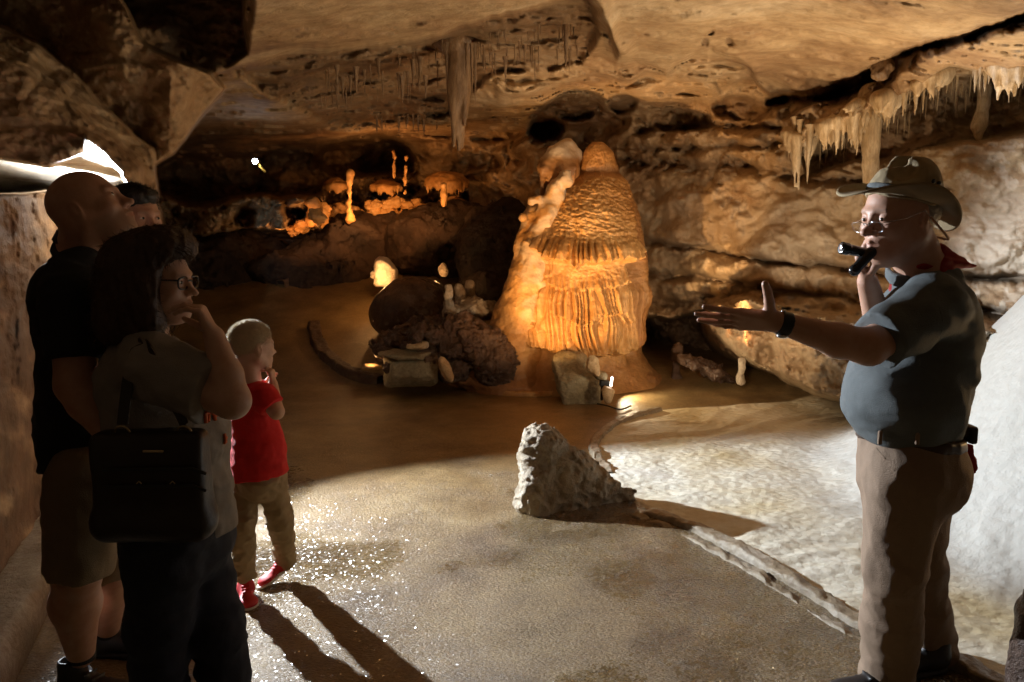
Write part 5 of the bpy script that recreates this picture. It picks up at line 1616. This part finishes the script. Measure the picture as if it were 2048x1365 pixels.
    s.cap((0, 0, .004), (-.001, 0, .020), .1035, .1015, .003, flat=(0, 1, 0), f=.865, cut=(0, 1)); s.frame()
    shape_obj("hat_band", s, M_SHIRT_NAVY, hat, 0.004)
    if 0: v, f = tube(spline([hloc(HR, hc, sc, p) for p in ((-.05, .1, .10), (-.035, .125, .06), (-.06, .13, .02))], 6), .0018, 6)
    for y in (0.062, 0.068):
        s = Shape(); s.frame(HR, hc, sc * 1.0); s.ell((-.03 + (y - .062) * 4, y + .024, .05), (.007, .004, .007)); s.frame()
        shape_obj("vent_eyelet", s, M_BLACK, hat, 0.002)
    # glasses low on the nose
    gl = empty("glasses", root.location, None, None); gl.parent = root; gl.matrix_parent_inverse = Matrix.Translation(root.location).inverted()
    def gp(p): return hloc(R, ho, sc, p)
    for y in (-1, 1):
        ring = []
        for j in range(25):
            a = 2 * math.pi * j / 24
            c_, s_ = math.cos(a), math.sin(a)
            e = 4.0
            rr = (abs(c_) ** e + abs(s_) ** e) ** (-1 / e)
            ring.append(gp((.116 - .004 * abs(c_ * rr) + .006 * s_, .031 * y + .024 * c_ * rr * 0.98, -.020 + .014 * s_ * rr)))
        v, f = tube(ring, .0009, 6)
        obj("frame", new_mesh("frame", v, f), M_WIRE, gl)
        ctr = sum(ring[:-1]) / 24
        pts = np.array(ring[:-1] + [ctr])
        F_ = np.array([[j, (j + 1) % 24, 24, 24] for j in range(24)])
        F3 = F_[:, :3]
        obj("lens", new_mesh("lens", pts, F3), M_LENS, gl)
        v, f = tube([gp((.112, .055 * y, -.010)), gp((.06, .078 * y, -.004)), gp((-.005, .084 * y, .012)), gp((-.022, .084 * y, -.006))], .0010, 6)
        obj("temple_arm", new_mesh("temple_arm", v, f), M_WIRE, gl)
    v, f = tube(spline([gp((.117, -.009, -.014)), gp((.121, 0, -.010)), gp((.117, .009, -.014))], 4), .0010, 6)
    obj("bridge", new_mesh("bridge", v, f), M_WIRE, gl)
    v, f = tube(spline([gp((-.022, .084, -.006)), gp((-.06, .09, -.05)), gp((-.10, .07, -.075)), gp((-.11, .02, -.07))], 5), .0035, 6)
    obj("neck_cord", new_mesh("neck_cord", v, f), plain_mat("cord", (0.45, 0.25, 0.14), 0.6), gl)
    # watch and bracelet
    ax = (wr - el) / np.linalg.norm(wr - el)
    s = Shape().cap(wr - ax * .040, wr - ax * .008, .0355, .0335, .003, cut=(0, 1))
    shape_obj("watch_strap", s, M_BLACK, root, 0.003)
    s = Shape().ell(wr - ax * .020 + V3((0, -.008, -.034)), (.017, .017, .008)); s.ell(wr - ax * .020 + V3((0, -.006, .034)), (.007, .007, .004))
    shape_obj("watch_face", s, M_WIRE, root, 0.002)
    # the black torch and microphone in his right hand: things he holds
    t = empty("torch", P(1706, 500, 2.42), "black pocket torch held in the guide's raised right hand", "torch")
    A, B = q(1682, 496, 2.40), q(1738, 508, 2.42)
    s = Shape().cap(A, B, .0165, .0150, .003, cut=(0, 1)); s.cap(A, A + (B - A) * 0.25, .0190, .0190, .003, cut=(0, 1))
    shape_obj("barrel", s, M_BLACK_GLOSS, t, 0.003)
    s = Shape().ell(A, (.004, .014, .014)); shape_obj("lens", s, M_WIRE, t, 0.002)
    s = Shape().cap(q(1710, 540, 2.395), q(1742, 505, 2.40), .0150, .0170, .004)
    s.ell(q(1709, 541, 2.395), .0175, .004)
    o = shape_obj("laser_pointer", s, M_BLACK_GLOSS, None, 0.003)
    tag(o, "short black pointer gripped under the torch in the guide's right hand", "pointer")
guide()
# --- the bald man looking up
def bald_man():
    root = empty("person", (-1.35, 2.6, 0), "bald man in a black polo and khaki shorts tipping his head back", "person")
    q = lambda x, y, Y: V3(P(x + 12, y, Y))
    up = math.radians(27)
    fw = np.array([math.cos(up), 0.12, math.sin(up)])
    R = basis(fw, (-math.sin(up), 0, math.cos(up))); sc = 1.0
    ho = q(166, 419, 2.45)
    b = Shape(); head(b, R, ho, sc, fat=0.8, nose=1.0)
    nb = q(152, 505, 2.52)
    b.cap(hloc(R, ho, sc, (-.028, 0, -.045)), nb, .068, .078, .03)
    b.cap(q(140, 560, 2.38), q(140, 560, 2.68), .07, .07, .05)
    b.cap(q(148, 600, 2.53), q(155, 880, 2.55), .09, .10, .05)
    sh, el, wr = q(135, 590, 2.33), q(140, 770, 2.28), q(205, 872, 2.24)
    limb(b, [sh, el], [.068, .056], .03)
    limb(b, [el, el + (wr - el) * .35, wr], [.055, .053, .032], .02)
    hand(b, wr, (0.85, 0.1, -0.5), (0.3, -0.2, 0.9), (0, 1, 0), curl=(.5, .5, .5, .5), sc=1.0)
    sh2, el2, wr2 = q(150, 590, 2.72), q(160, 760, 2.78), q(220, 860, 2.74)
    limb(b, [sh2, el2, wr2], [.062, .052, .032], .03)
    hand(b, wr2, (0.85, 0, -0.5), (0.3, 0.2, 0.9), (0, -1, 0), curl=(.5, .5, .5, .5), sc=1.0)
    hl, kl, al = q(158, 960, 2.43), q(142, 1145, 2.44), q(150, 1310, 2.56)
    hr, kr, ar = q(190, 960, 2.62), q(208, 1140, 2.68), q(203, 1262, 2.84)
    limb(b, [hl, kl], [.10, .072], .03); limb(b, [kl, kl + (al - kl) * .38 + V3((-.016, .01, 0)), al], [.070, .076, .044], .03)
    limb(b, [hr, kr], [.10, .07], .03); limb(b, [kr, kr + (ar - kr) * .38 + V3((-.012, .01, 0)), ar], [.066, .068, .042], .03)
    shape_obj("body", b, M_SKIN, root, 0.0042, lambda z: 0.0035 if z > 1.4 else 0.006, attrs=face_attrs(R, ho, sc, 0.55))
    eyes(root, R, ho, sc, (.9, 0, .3))
    s = Shape()
    s.cap(q(146, 555, 2.40), q(146, 555, 2.66), .085, .085, .05)
    s.ell(q(146, 610, 2.53), (.118, .18, .16), .06)
    s.cap(q(148, 680, 2.53), q(160, 850, 2.54), .126, .136, .05)
    s.cap(q(158, 850, 2.54), q(158, 925, 2.54), .136, .130, .04)
    s.ell(sh, .084, .04); s.cap(sh, el, .084, .078, .03, cut=(None, .68)); s.cap(sh2, el2, .085, .08, .03, cut=(None, .68))
    s.cap(nb + V3((-.0, 0, -.02)), nb + V3((.01, 0, .030)), .096, .080, .02, cut=(0, 1))
    s.plane(q(158, 930, 2.54), (0, 0, -1), .01)
    shape_obj("polo_shirt", s, M_SHIRT_BLACK, root, 0.007, disp=folds(0.009, (4, 4, 7), 14.0), dmax=.02)
    s = Shape().cap(nb + V3((.002, 0, .012)), nb + V3((.016, 0, .050)), .088, .080, .01, cut=(0, 1))
    shape_obj("collar", s, M_SHIRT_BLACK, root, 0.005)
    s = Shape()
    s.cap(q(160, 900, 2.54), q(165, 980, 2.54), .126, .130, .05)
    s.cap(hl, kl + V3((0, 0, .0)), .112, .102, .03, cut=(None, .97)); s.cap(hr, kr, .12, .102, .03, cut=(None, .97))
    shape_obj("shorts", s, M_KHAKI, root, 0.007, disp=folds(0.009, (5, 5, 5), 19.0), dmax=.02)
    for (a, c) in ((al, (1.0, -0.25)), (ar, (1.0, -.05))):
        heel = V3((a[0] - .075, a[1] + .01, 0)); shoe(root, heel, heel + V3((c[0], c[1], 0)), L=.31, mat=M_SHOE_BLACK)
        s = Shape().cap(a + V3((0, 0, -.02)), a + V3((0, 0, .02)), .046, .047, .01, cut=(0, 1)); shape_obj("sock", s, M_SHIRT_BLACK, root, 0.005)
bald_man()

# --- the teenager behind him
def teen():
    root = empty("person", (-1.48, 3.2, 0), "dark-haired teenage boy half hidden behind the bald man and the woman", "person")
    q = lambda x, y, Y: V3(P(x, y, Y))
    a = math.radians(32)
    R = basis((math.cos(a), -math.sin(a), 0.02), (0, 0, 1)); sc = 1.0
    ho = q(272, 438, 3.15)
    b = Shape(); head(b, R, ho, sc)
    nb = q(268, 520, 3.18)
    b.cap(hloc(R, ho, sc, (-.02, 0, -.05)), nb, .056, .062, .03)
    b.cap(q(262, 560, 3.02), q(262, 560, 3.34), .06, .06, .05)
    b.cap(q(264, 590, 3.18), q(266, 800, 3.18), .10, .11, .05)
    for Y, e in ((2.98, 1), (3.40, -1)):
        limb(b, [q(262, 570, Y), q(262, 720, Y - .02 * e), q(290, 840, Y)], [.052, .042, .028], .03)
        hand(b, q(290, 840, Y), (0.4, 0, -0.9), (0.9, 0, .3), (0, e, 0), curl=(.4,) * 4, sc=.95)
    hl, kl, al = q(262, 900, 3.08), q(252, 1075, 3.06), q(254, 1172, 3.14)
    hr, kr, ar = q(275, 900, 3.28), q(300, 1060, 3.32), q(325, 1150, 3.45)
    limb(b, [hl, kl, al], [.09, .060, .040], .03); limb(b, [hr, kr, ar], [.09, .056, .038], .03)
    shape_obj("body", b, M_SKIN, root, 0.0045, lambda z: 0.0035 if z > 1.45 else 0.009, attrs=face_attrs(R, ho, sc))
    eyes(root, R, ho, sc, (1, .1, .05))
    s = Shape(); s.frame(R, ho, sc)
    s.ell((-.020, 0, .052), (.104, .086, .088), .02)
    s.ell((.050, 0, .085), (.05, .065, .035), .02)
    s.plane((.060, 0, .0), (1, 0, -.9), .012)
    for y in (-1, 1): s.ell((.06, .085 * y, -.02), (.060, .03, .060), .01, '-')
    s.plane((0, 0, -.05), (0, 0, -1), .01); s.frame()
    hair_obj("hair", s, M_HAIR_BLACK, root, 0.005, lambda p: .005 * fbm(p * 45, 3), .006, 2600, .016, .0009, 5)
    s = Shape()
    s.cap(q(262, 545, 3.04), q(262, 545, 3.32), .07, .07, .05); s.cap(q(264, 600, 3.18), q(266, 860, 3.18), .135, .13, .05)
    for Y in (2.98, 3.40): s.cap(q(262, 570, Y), q(262, 720, Y), .072, .068, .03, cut=(None, .7))
    shape_obj("t_shirt", s, M_SHIRT_BLACK, root, 0.010, disp=folds(0.008, (5, 5, 7), 3.0), dmax=.02)
    s = Shape(); s.cap(q(266, 860, 3.18), q(266, 920, 3.18), .13, .13, .04)
    s.cap(hl, kl, .105, .092, .03, cut=(None, 1.12)); s.cap(hr, kr, .10, .09, .03, cut=(None, 1.1))
    shape_obj("shorts", s, M_KHAKI, root, 0.008, disp=folds(0.008, (5, 5, 5), 5.0), dmax=.02)
    for a_, d_ in ((al, (1, -.35, 0)), (ar, (1, -.2, 0))):
        heel = V3((a_[0] - .06, a_[1] + .01, 0)); shoe(root, heel, heel + V3(d_), L=.29, mat=M_SHOE_BLACK)
teen()

# --- the woman with the shoulder bag
def woman():
    root = empty("person", (-.95, 2.25, 0), "woman with curly brown hair and glasses holding her hand to her chin", "person")
    q = lambda x, y, Y: V3(P(x, y, Y))
    R = basis((1, -0.10, -0.03), (0, 0, 1)); sc = .90
    ho = q(315, 561, 2.20)
    b = Shape(); head(b, R, ho, sc, fat=.5, nose=.95)
    nb = q(292, 678, 2.24)
    b.cap(hloc(R, ho, sc, (-.022, 0, -.05)), nb, .052, .062, .03)
    b.cap(q(292, 735, 2.10), q(292, 735, 2.38), .06, .06, .05)
    b.cap(q(300, 760, 2.24), q(330, 1000, 2.24), .11, .13, .05)
    sh, el, wr = q(318, 742, 2.07), q(464, 802, 2.00), q(428, 672, 2.03)
    limb(b, [sh, el], [.058, .045], .03)
    limb(b, [el, el + (wr - el) * .4 + V3((.004, 0, 0)), wr], [.044, .039, .026], .02)
    hand(b, wr, (-0.42, 0.04, 0.90), (-0.15, 0.9, 0.1), (-0.88, -0.1, -0.30), curl=((1.05, .55, .30), (.95, .5, .30), (.90, .5, .35), (.85, .5, .4)), sc=.86, thumb=(0.6, 0.4, 0.6), tcurl=.1, spread=.04)
    sh2, el2, wr2 = q(300, 742, 2.42), q(330, 890, 2.46), q(385, 850, 2.42)
    limb(b, [sh2, el2], [.055, .045], .03); limb(b, [el2, wr2], [.044, .028], .02)
    hand(b, wr2, (0.9, -.3, 0.2), (0, 0, 1), (0, -1, 0), curl=(.5,) * 4, sc=.85)
    hl, kl, al = q(335, 1060, 2.12), q(318, 1250, 2.14), V3((-1.05, 2.2, .09))
    hr, kr, ar = q(370, 1060, 2.32), q(428, 1255, 2.26), V3((-.88, 2.32, .09))
    limb(b, [hl, kl, al], [.09, .055, .04], .03); limb(b, [hr, kr, ar], [.09, .055, .04], .03)
    shape_obj("body", b, M_SKIN_PALE, root, 0.0036, lambda z: 0.0034 if z > 1.05 else 0.009, attrs=face_attrs(R, ho, sc))
    eyes(root, R, ho, sc)
    # finger ring
    # shirt with the orange letters
    s = Shape()
    s.cap(q(290, 722, 2.12), q(290, 722, 2.36), .073, .073, .05)
    s.ell(q(300, 780, 2.24), (.135, .165, .15), .06)
    s.ell(q(335, 860, 2.22), (.150, .165, .12), .06)
    s.cap(q(338, 900, 2.23), q(352, 1030, 2.23), .158, .165, .05)
    s.cap(sh + V3((-.01, 0, .006)), el, .084, .082, .03, cut=(None, .74)); s.cap(sh2, el2, .075, .075, .03, cut=(None, .7))
    s.plane(q(350, 1042, 2.23), (-.12, 0, -1), .008)
    df = folds(0.010, (5, 5, 8), 24.0)
    ts = shape_obj("t_shirt", s, M_SHIRT_GREY, root, 0.0055, disp=df, dmax=.02)
    s2 = s
    def printed(name, segs, mat):
        # letter strokes laid on the cloth: short bars pushed onto the shirt surface
        vs, fs, c = [], [], 0
        for (x0, y0, x1, y1, w) in segs:
            pts = []
            for t in np.linspace(0, 1, 7):
                x, y = x0 + (x1 - x0) * t, y0 + (y1 - y0) * t
                sx_, sz_ = slopes(x, y)
                ys_ = np.linspace(1.95, 2.35, 200)
                pq = np.stack([sx_ * ys_, ys_, CAMZ + sz_ * ys_], 1)
                dd = s2.eval(pq) - df(pq)
                k = int(np.argmax(dd < 0.004)) if (dd < 0.004).any() else 120
                pts.append(pq[k])
            v, f = tube(pts, w, 8)
            vs.append(v); fs.append(f + c); c += len(v)
        obj(name, new_mesh(name, np.concatenate(vs), np.concatenate(fs)), mat, ts)
    for seg in ([(411, 826, 412, 846, .0050), (419, 826, 417, 843, .0040), (411, 826, 419, 828, .003)], [(428, 826, 430, 840, .0050), (424, 828, 434, 832, .003)], [(449, 868, 452, 884, .0045), (453, 874, 449, 888, .004)]):
        printed("orange_letter", seg, M_ORANGE)
    s = Shape()
    s.cap(q(345, 1000, 2.23), q(355, 1070, 2.24), .150, .160, .05)
    limb(s, [hl, kl, al], [.118, .080, .068], .03); limb(s, [hr, kr, ar], [.118, .080, .068], .03)
    s.plane((0, 0, .07), (0, 0, -1), .004)
    shape_obj("jeans", s, M_JEANS, root, 0.008, disp=folds(0.009, (6, 6, 9), 28.0), dmax=.02)
    for a_ in (al, ar):
        heel = V3((a_[0] - .06, a_[1], 0)); shoe(root, heel, heel + V3((1, -.1, 0)), L=.26, w=.045, mat=M_SHOE_BLACK)
    # hair: full, curly, to the shoulders
    s = Shape()
    hp = lambda x, y, Y, rx, rz, ry=.085: s.ell(q(x, y, Y), (rx, ry, rz), .05)
    hp(294, 518, 2.21, .098, .072, .10); hp(268, 560, 2.22, .088, .108, .105); hp(258, 615, 2.23, .070, .09, .11)
    hp(285, 625, 2.14, .052, .095, .05); hp(300, 590, 2.13, .040, .075, .035); hp(330, 488, 2.20, .060, .040, .08); hp(250, 652, 2.22, .052, .055, .10)
    hp(275, 585, 2.31, .08, .13, .05); hp(350, 494, 2.18, .034, .030, .06)
    s.ell(q(372, 590, 2.18), (.060, .13, .105), .02, '-')
    rs = np.random.RandomState(8)
    ex = []
    for i in range(1300):
        th, ph = rs.uniform(0, 2 * math.pi), rs.uniform(-1, 1)
        c0 = V3(q(270, 570, 2.22)); rr = V3((.098, .11, .145))
        d = V3((math.cos(th) * math.sqrt(1 - ph * ph), math.sin(th) * math.sqrt(1 - ph * ph), ph))
        p = c0 + d * rr * rs.uniform(.8, 1.0)
        if p[0] > q(345, 500, 2.2)[0] and p[2] < q(300, 505, 2.2)[2]: continue
        L = rs.uniform(.04, .10); pts = []
        f0 = rs.uniform(60, 120); a0 = rs.uniform(0, 6)
        for t in np.linspace(0, 1, 9):
            pts.append(p + V3((0, 0, -L * t)) + d * (.012 * math.sin(t * 3)) + .007 * V3((math.cos(a0 + f0 * t * L), math.sin(a0 + f0 * t * L), 0)))
        ex.append(tube(pts, .0014, 4, .3))
    for i in range(46):      # wisps over the forehead that catch the floodlight
        p = q(352 + rs.uniform(-8, 10), 488 + rs.uniform(-6, 14), 2.17 + rs.uniform(-.05, .08))
        L = rs.uniform(.02, .05); a0 = rs.uniform(0, 6)
        pts = [p + V3((.034 * math.sin(t * 1.9), 0, -L * t)) + .004 * V3((math.cos(a0 + 9 * t), math.sin(a0 + 9 * t), 0)) for t in np.linspace(0, 1, 8)]
        ex.append(tube(pts, .0012, 4, .3))
    hair_obj("hair", s, M_HAIR_BROWN, root, 0.006, lambda p: .006 * fbm((p + .012 * np.stack([noise3(p * 14), noise3(p * 14 + 5), 0 * p[:, 0]], -1)) * V3((42, 42, 9)), 3, ridged=True), .02, 2500, .025, .0009, 9, -.6, .7, ex)
    # glasses
    gl = empty("glasses", root.location, None, None); gl.parent = root; gl.matrix_parent_inverse = Matrix.Translation(root.location).inverted()
    gp = lambda p: hloc(R, ho, sc, p)
    for y in (-1, 1):
        ring = [gp((.104 - .006 * abs(math.cos(a)), .033 * y + .027 * math.copysign(abs(math.cos(a)) ** .6, math.cos(a)), -.003 + .0175 * math.copysign(abs(math.sin(a)) ** .6, math.sin(a)))) for a in np.linspace(0, 2 * math.pi, 25)]
        v, f = tube(ring, .0026, 6); obj("frame", new_mesh("frame", v, f), M_BLACK_GLOSS, gl)
        v, f = tube([gp((.100, .060 * y, .006)), gp((.05, .074 * y, .007)), gp((-.005, .080 * y, .008))], .0026, 6)
        obj("temple_arm", new_mesh("temple_arm", v, f), M_BLACK_GLOSS, gl)
    v, f = tube([gp((.102, -.01, .002)), gp((.107, 0, .004)), gp((.102, .01, .002))], .0024, 6); obj("bridge", new_mesh("bridge", v, f), M_BLACK_GLOSS, gl)
    # shoulder bag: a thing she carries
    bg_ = empty("shoulder_bag", P(305, 960, 2.0), "dark leather shoulder bag with brass rings hanging at the woman's hip", "bag")
    s = Shape(); yb = 1.975
    W_ = 1 / FPX * 2.02
    c = q(306, 962, yb)
    s.box(c, (113 * W_, .046, 104 * W_), .022, rot=rotm('Y', -1))
    s.cap(q(222, 1045, yb), q(392, 1045, yb), .050, .050, .03)
    s.plane(q(306, 880, yb - .035), (0, -1, .35), .02)
    bd = shape_obj("bag_body", s, M_BAG, bg_, 0.006, disp=lambda p: .003 * fbm(p * 12, 2), dmax=.006)
    for y in (938, 972):
        v, f = tube([q(205, y + 3, yb - .058), q(306, y, yb - .060), q(385, y, yb - .058), q(412, y + 10, yb - .045)], .0045, 6)
        obj("zip", new_mesh("zip", v, f), M_BLACK, bd)
    s = Shape().box(q(306, 903, yb - .060), (.026, .003, .0035), .002); shape_obj("name_plate", s, M_BRASS, bd, .002)
    for x in (278, 345):
        v, f = tube([q(x - 5, 968, yb - .064), q(x, 963, yb - .066), q(x + 5, 968, yb - .064)], .0016, 6); obj("zip_pull", new_mesh("zip_pull", v, f), M_BRASS, bd)
    for x in (245, 369):
        rg = [q(x, 866, yb - .01) + .0185 * V3((math.cos(a), -.3 * math.sin(a), math.sin(a))) for a in np.linspace(0, 2 * math.pi, 25)]
        v, f = tube(rg, .0026, 6); obj("ring", new_mesh("ring", v, f), M_BRASS, bg_)
    # strap over the near shoulder
    top = q(283, 684, 2.08)
    def ribbon(name, pts, w, parent):
        pts = spline(pts, 8); n = len(pts); vs = []
        for i, p in enumerate(pts):
            tdir = pts[min(i + 1, n - 1)] - pts[max(i - 1, 0)]
            sd = np.cross(tdir, V3((0, 1, 0.15))); sd /= np.linalg.norm(sd) + 1e-9
            nn = np.cross(tdir, sd); nn /= np.linalg.norm(nn) + 1e-9
            for a_, b_ in ((-w, -.002), (w, -.002), (w, .002), (-w, .002)): vs.append(p + sd * a_ + nn * b_)
        obj(name, new_mesh(name, vs, grid_faces(n, 4, True), False), M_BAG, parent)
    ribbon("strap", [q(245, 850, yb - .012), q(252, 790, 1.99), q(262, 730, 2.00), q(278, 692, 2.03), q(290, 680, 2.12)], .014, bg_)
    ribbon("strap", [q(369, 850, yb - .012), q(345, 800, 1.99), q(315, 735, 1.985), q(296, 694, 2.02), q(294, 680, 2.12)], .012, bg_)
woman()

# --- the small boy in red
def boy():
    root = empty("person", (-1.05, 3.32, 0), "small fair-haired boy in a red t-shirt and red shoes facing away", "person")
    q = lambda x, y, Y: V3(P(x, y, Y))
    a = math.radians(46)
    R = basis((math.cos(a), math.sin(a), -.04), (0, 0, 1)); sc = .86
    ho = q(505, 694, 3.30)
    b = Shape(); head(b, R, ho, sc, nose=.8)
    nb = q(502, 768, 3.30)
    b.cap(hloc(R, ho, sc, (-.025, 0, -.05)), nb, .042, .046, .02)
    b.cap(q(492, 795, 3.36), q(524, 795, 3.24), .038, .038, .03)
    b.cap(q(508, 810, 3.30), q(516, 930, 3.30), .075, .08, .04)
    sh, el, wr = q(528, 796, 3.22), q(553, 824, 3.20), q(546, 768, 3.30)
    limb(b, [sh, el], [.036, .030], .02); limb(b, [el, wr], [.030, .020], .015)
    hand(b, wr, (-.10, .10, .98), (.1, .9, 0), (-.9, .3, 0), curl=((.9, .9, .4),) * 4, sc=.62, thumb=(.7, .3, .5))
    sh2, el2, wr2 = q(482, 800, 3.40), q(520, 860, 3.52), q(536, 785, 3.42)
    limb(b, [sh2, el2], [.036, .030], .02); limb(b, [el2, wr2], [.030, .020], .015)
    hand(b, wr2, (0, 0, 1), (0, -.9, 0), (.9, 0, 0), curl=(.6,) * 4, sc=.62)
    hl, kl, al = q(494, 955, 3.33), q(484, 1055, 3.27), q(489, 1150, 3.30)
    hr, kr, ar = q(542, 955, 3.32), q(560, 1045, 3.38), q(572, 1122, 3.48)
    limb(b, [hl, kl, al], [.06, .045, .032], .02); limb(b, [hr, kr, ar], [.06, .045, .032], .02)
    shape_obj("body", b, M_SKIN_PALE, root, 0.0042, lambda z: 0.0036 if z > .85 else 0.008, attrs=face_attrs(R, ho, sc))
    s = Shape(); s.frame(R, ho, sc)
    s.ell((-.014, 0, .036), (.103, .080, .090), .02)
    s.plane((.072, 0, .04), (1, 0, -.35), .01)
    for y in (-1, 1): s.ell((.035, .085 * y, -.03), (.055, .03, .055), .01, '-')
    s.plane((-.05, 0, -.060), (.35, 0, -1), .012); s.frame()
    hair_obj("hair", s, M_HAIR_BLOND, root, 0.004, lambda p: .0015 * fbm(p * 60, 2), .004, 16000, .013, .0006, 6)
    s = Shape()
    s.cap(q(490, 790, 3.37), q(524, 788, 3.23), .048, .048, .04)
    s.cap(q(506, 815, 3.30), q(520, 915, 3.30), .092, .103, .04)
    s.cap(q(518, 905, 3.30), q(521, 950, 3.30), .106, .116, .03)
    s.cap(sh, el, .052, .052, .02, cut=(None, .62)); s.cap(sh2, el2, .05, .05, .02, cut=(None, .7))
    s.cap(nb + V3((0, 0, -.03)), nb + V3((0, 0, .004)), .060, .052, .02, cut=(0, 1))
    s.plane(q(520, 948, 3.30), (.10, 0, -1), .005)
    shape_obj("t_shirt", s, M_SHIRT_RED, root, 0.0055, disp=folds(0.007, (6, 6, 9), 33.0), dmax=.015)
    s = Shape(); s.cap(q(518, 930, 3.30), q(520, 960, 3.30), .088, .09, .03)
    limb(s, [hl, kl], [.060, .048], .008); s.cap(kl, al, .048, .042, .02, cut=(-.2, 1.02))
    limb(s, [hr, kr], [.060, .048], .008); s.cap(kr, ar, .048, .042, .02, cut=(-.2, 1.02))
    shape_obj("trousers", s, M_KHAKI_BOY, root, 0.0055, disp=folds(0.010, (9, 9, 13), 38.0), dmax=.015)
    shoe(root, V3((al[0] - .02, al[1] + .06, 0)), V3((al[0] + .05, al[1] - .12, 0)), L=.20, w=.066, mat=M_SHOE_RED, sole=M_SOLE, h=.004)
    hz = V3((ar[0] + .015, ar[1] + .02, .06)); tz = V3((ar[0] - .09, ar[1] - .085, .006))
    shoe(root, hz, tz, up=(-.35, 0, 1), L=.165, w=.078, mat=M_SHOE_RED, sole=M_SOLE, h=.004)
boy()
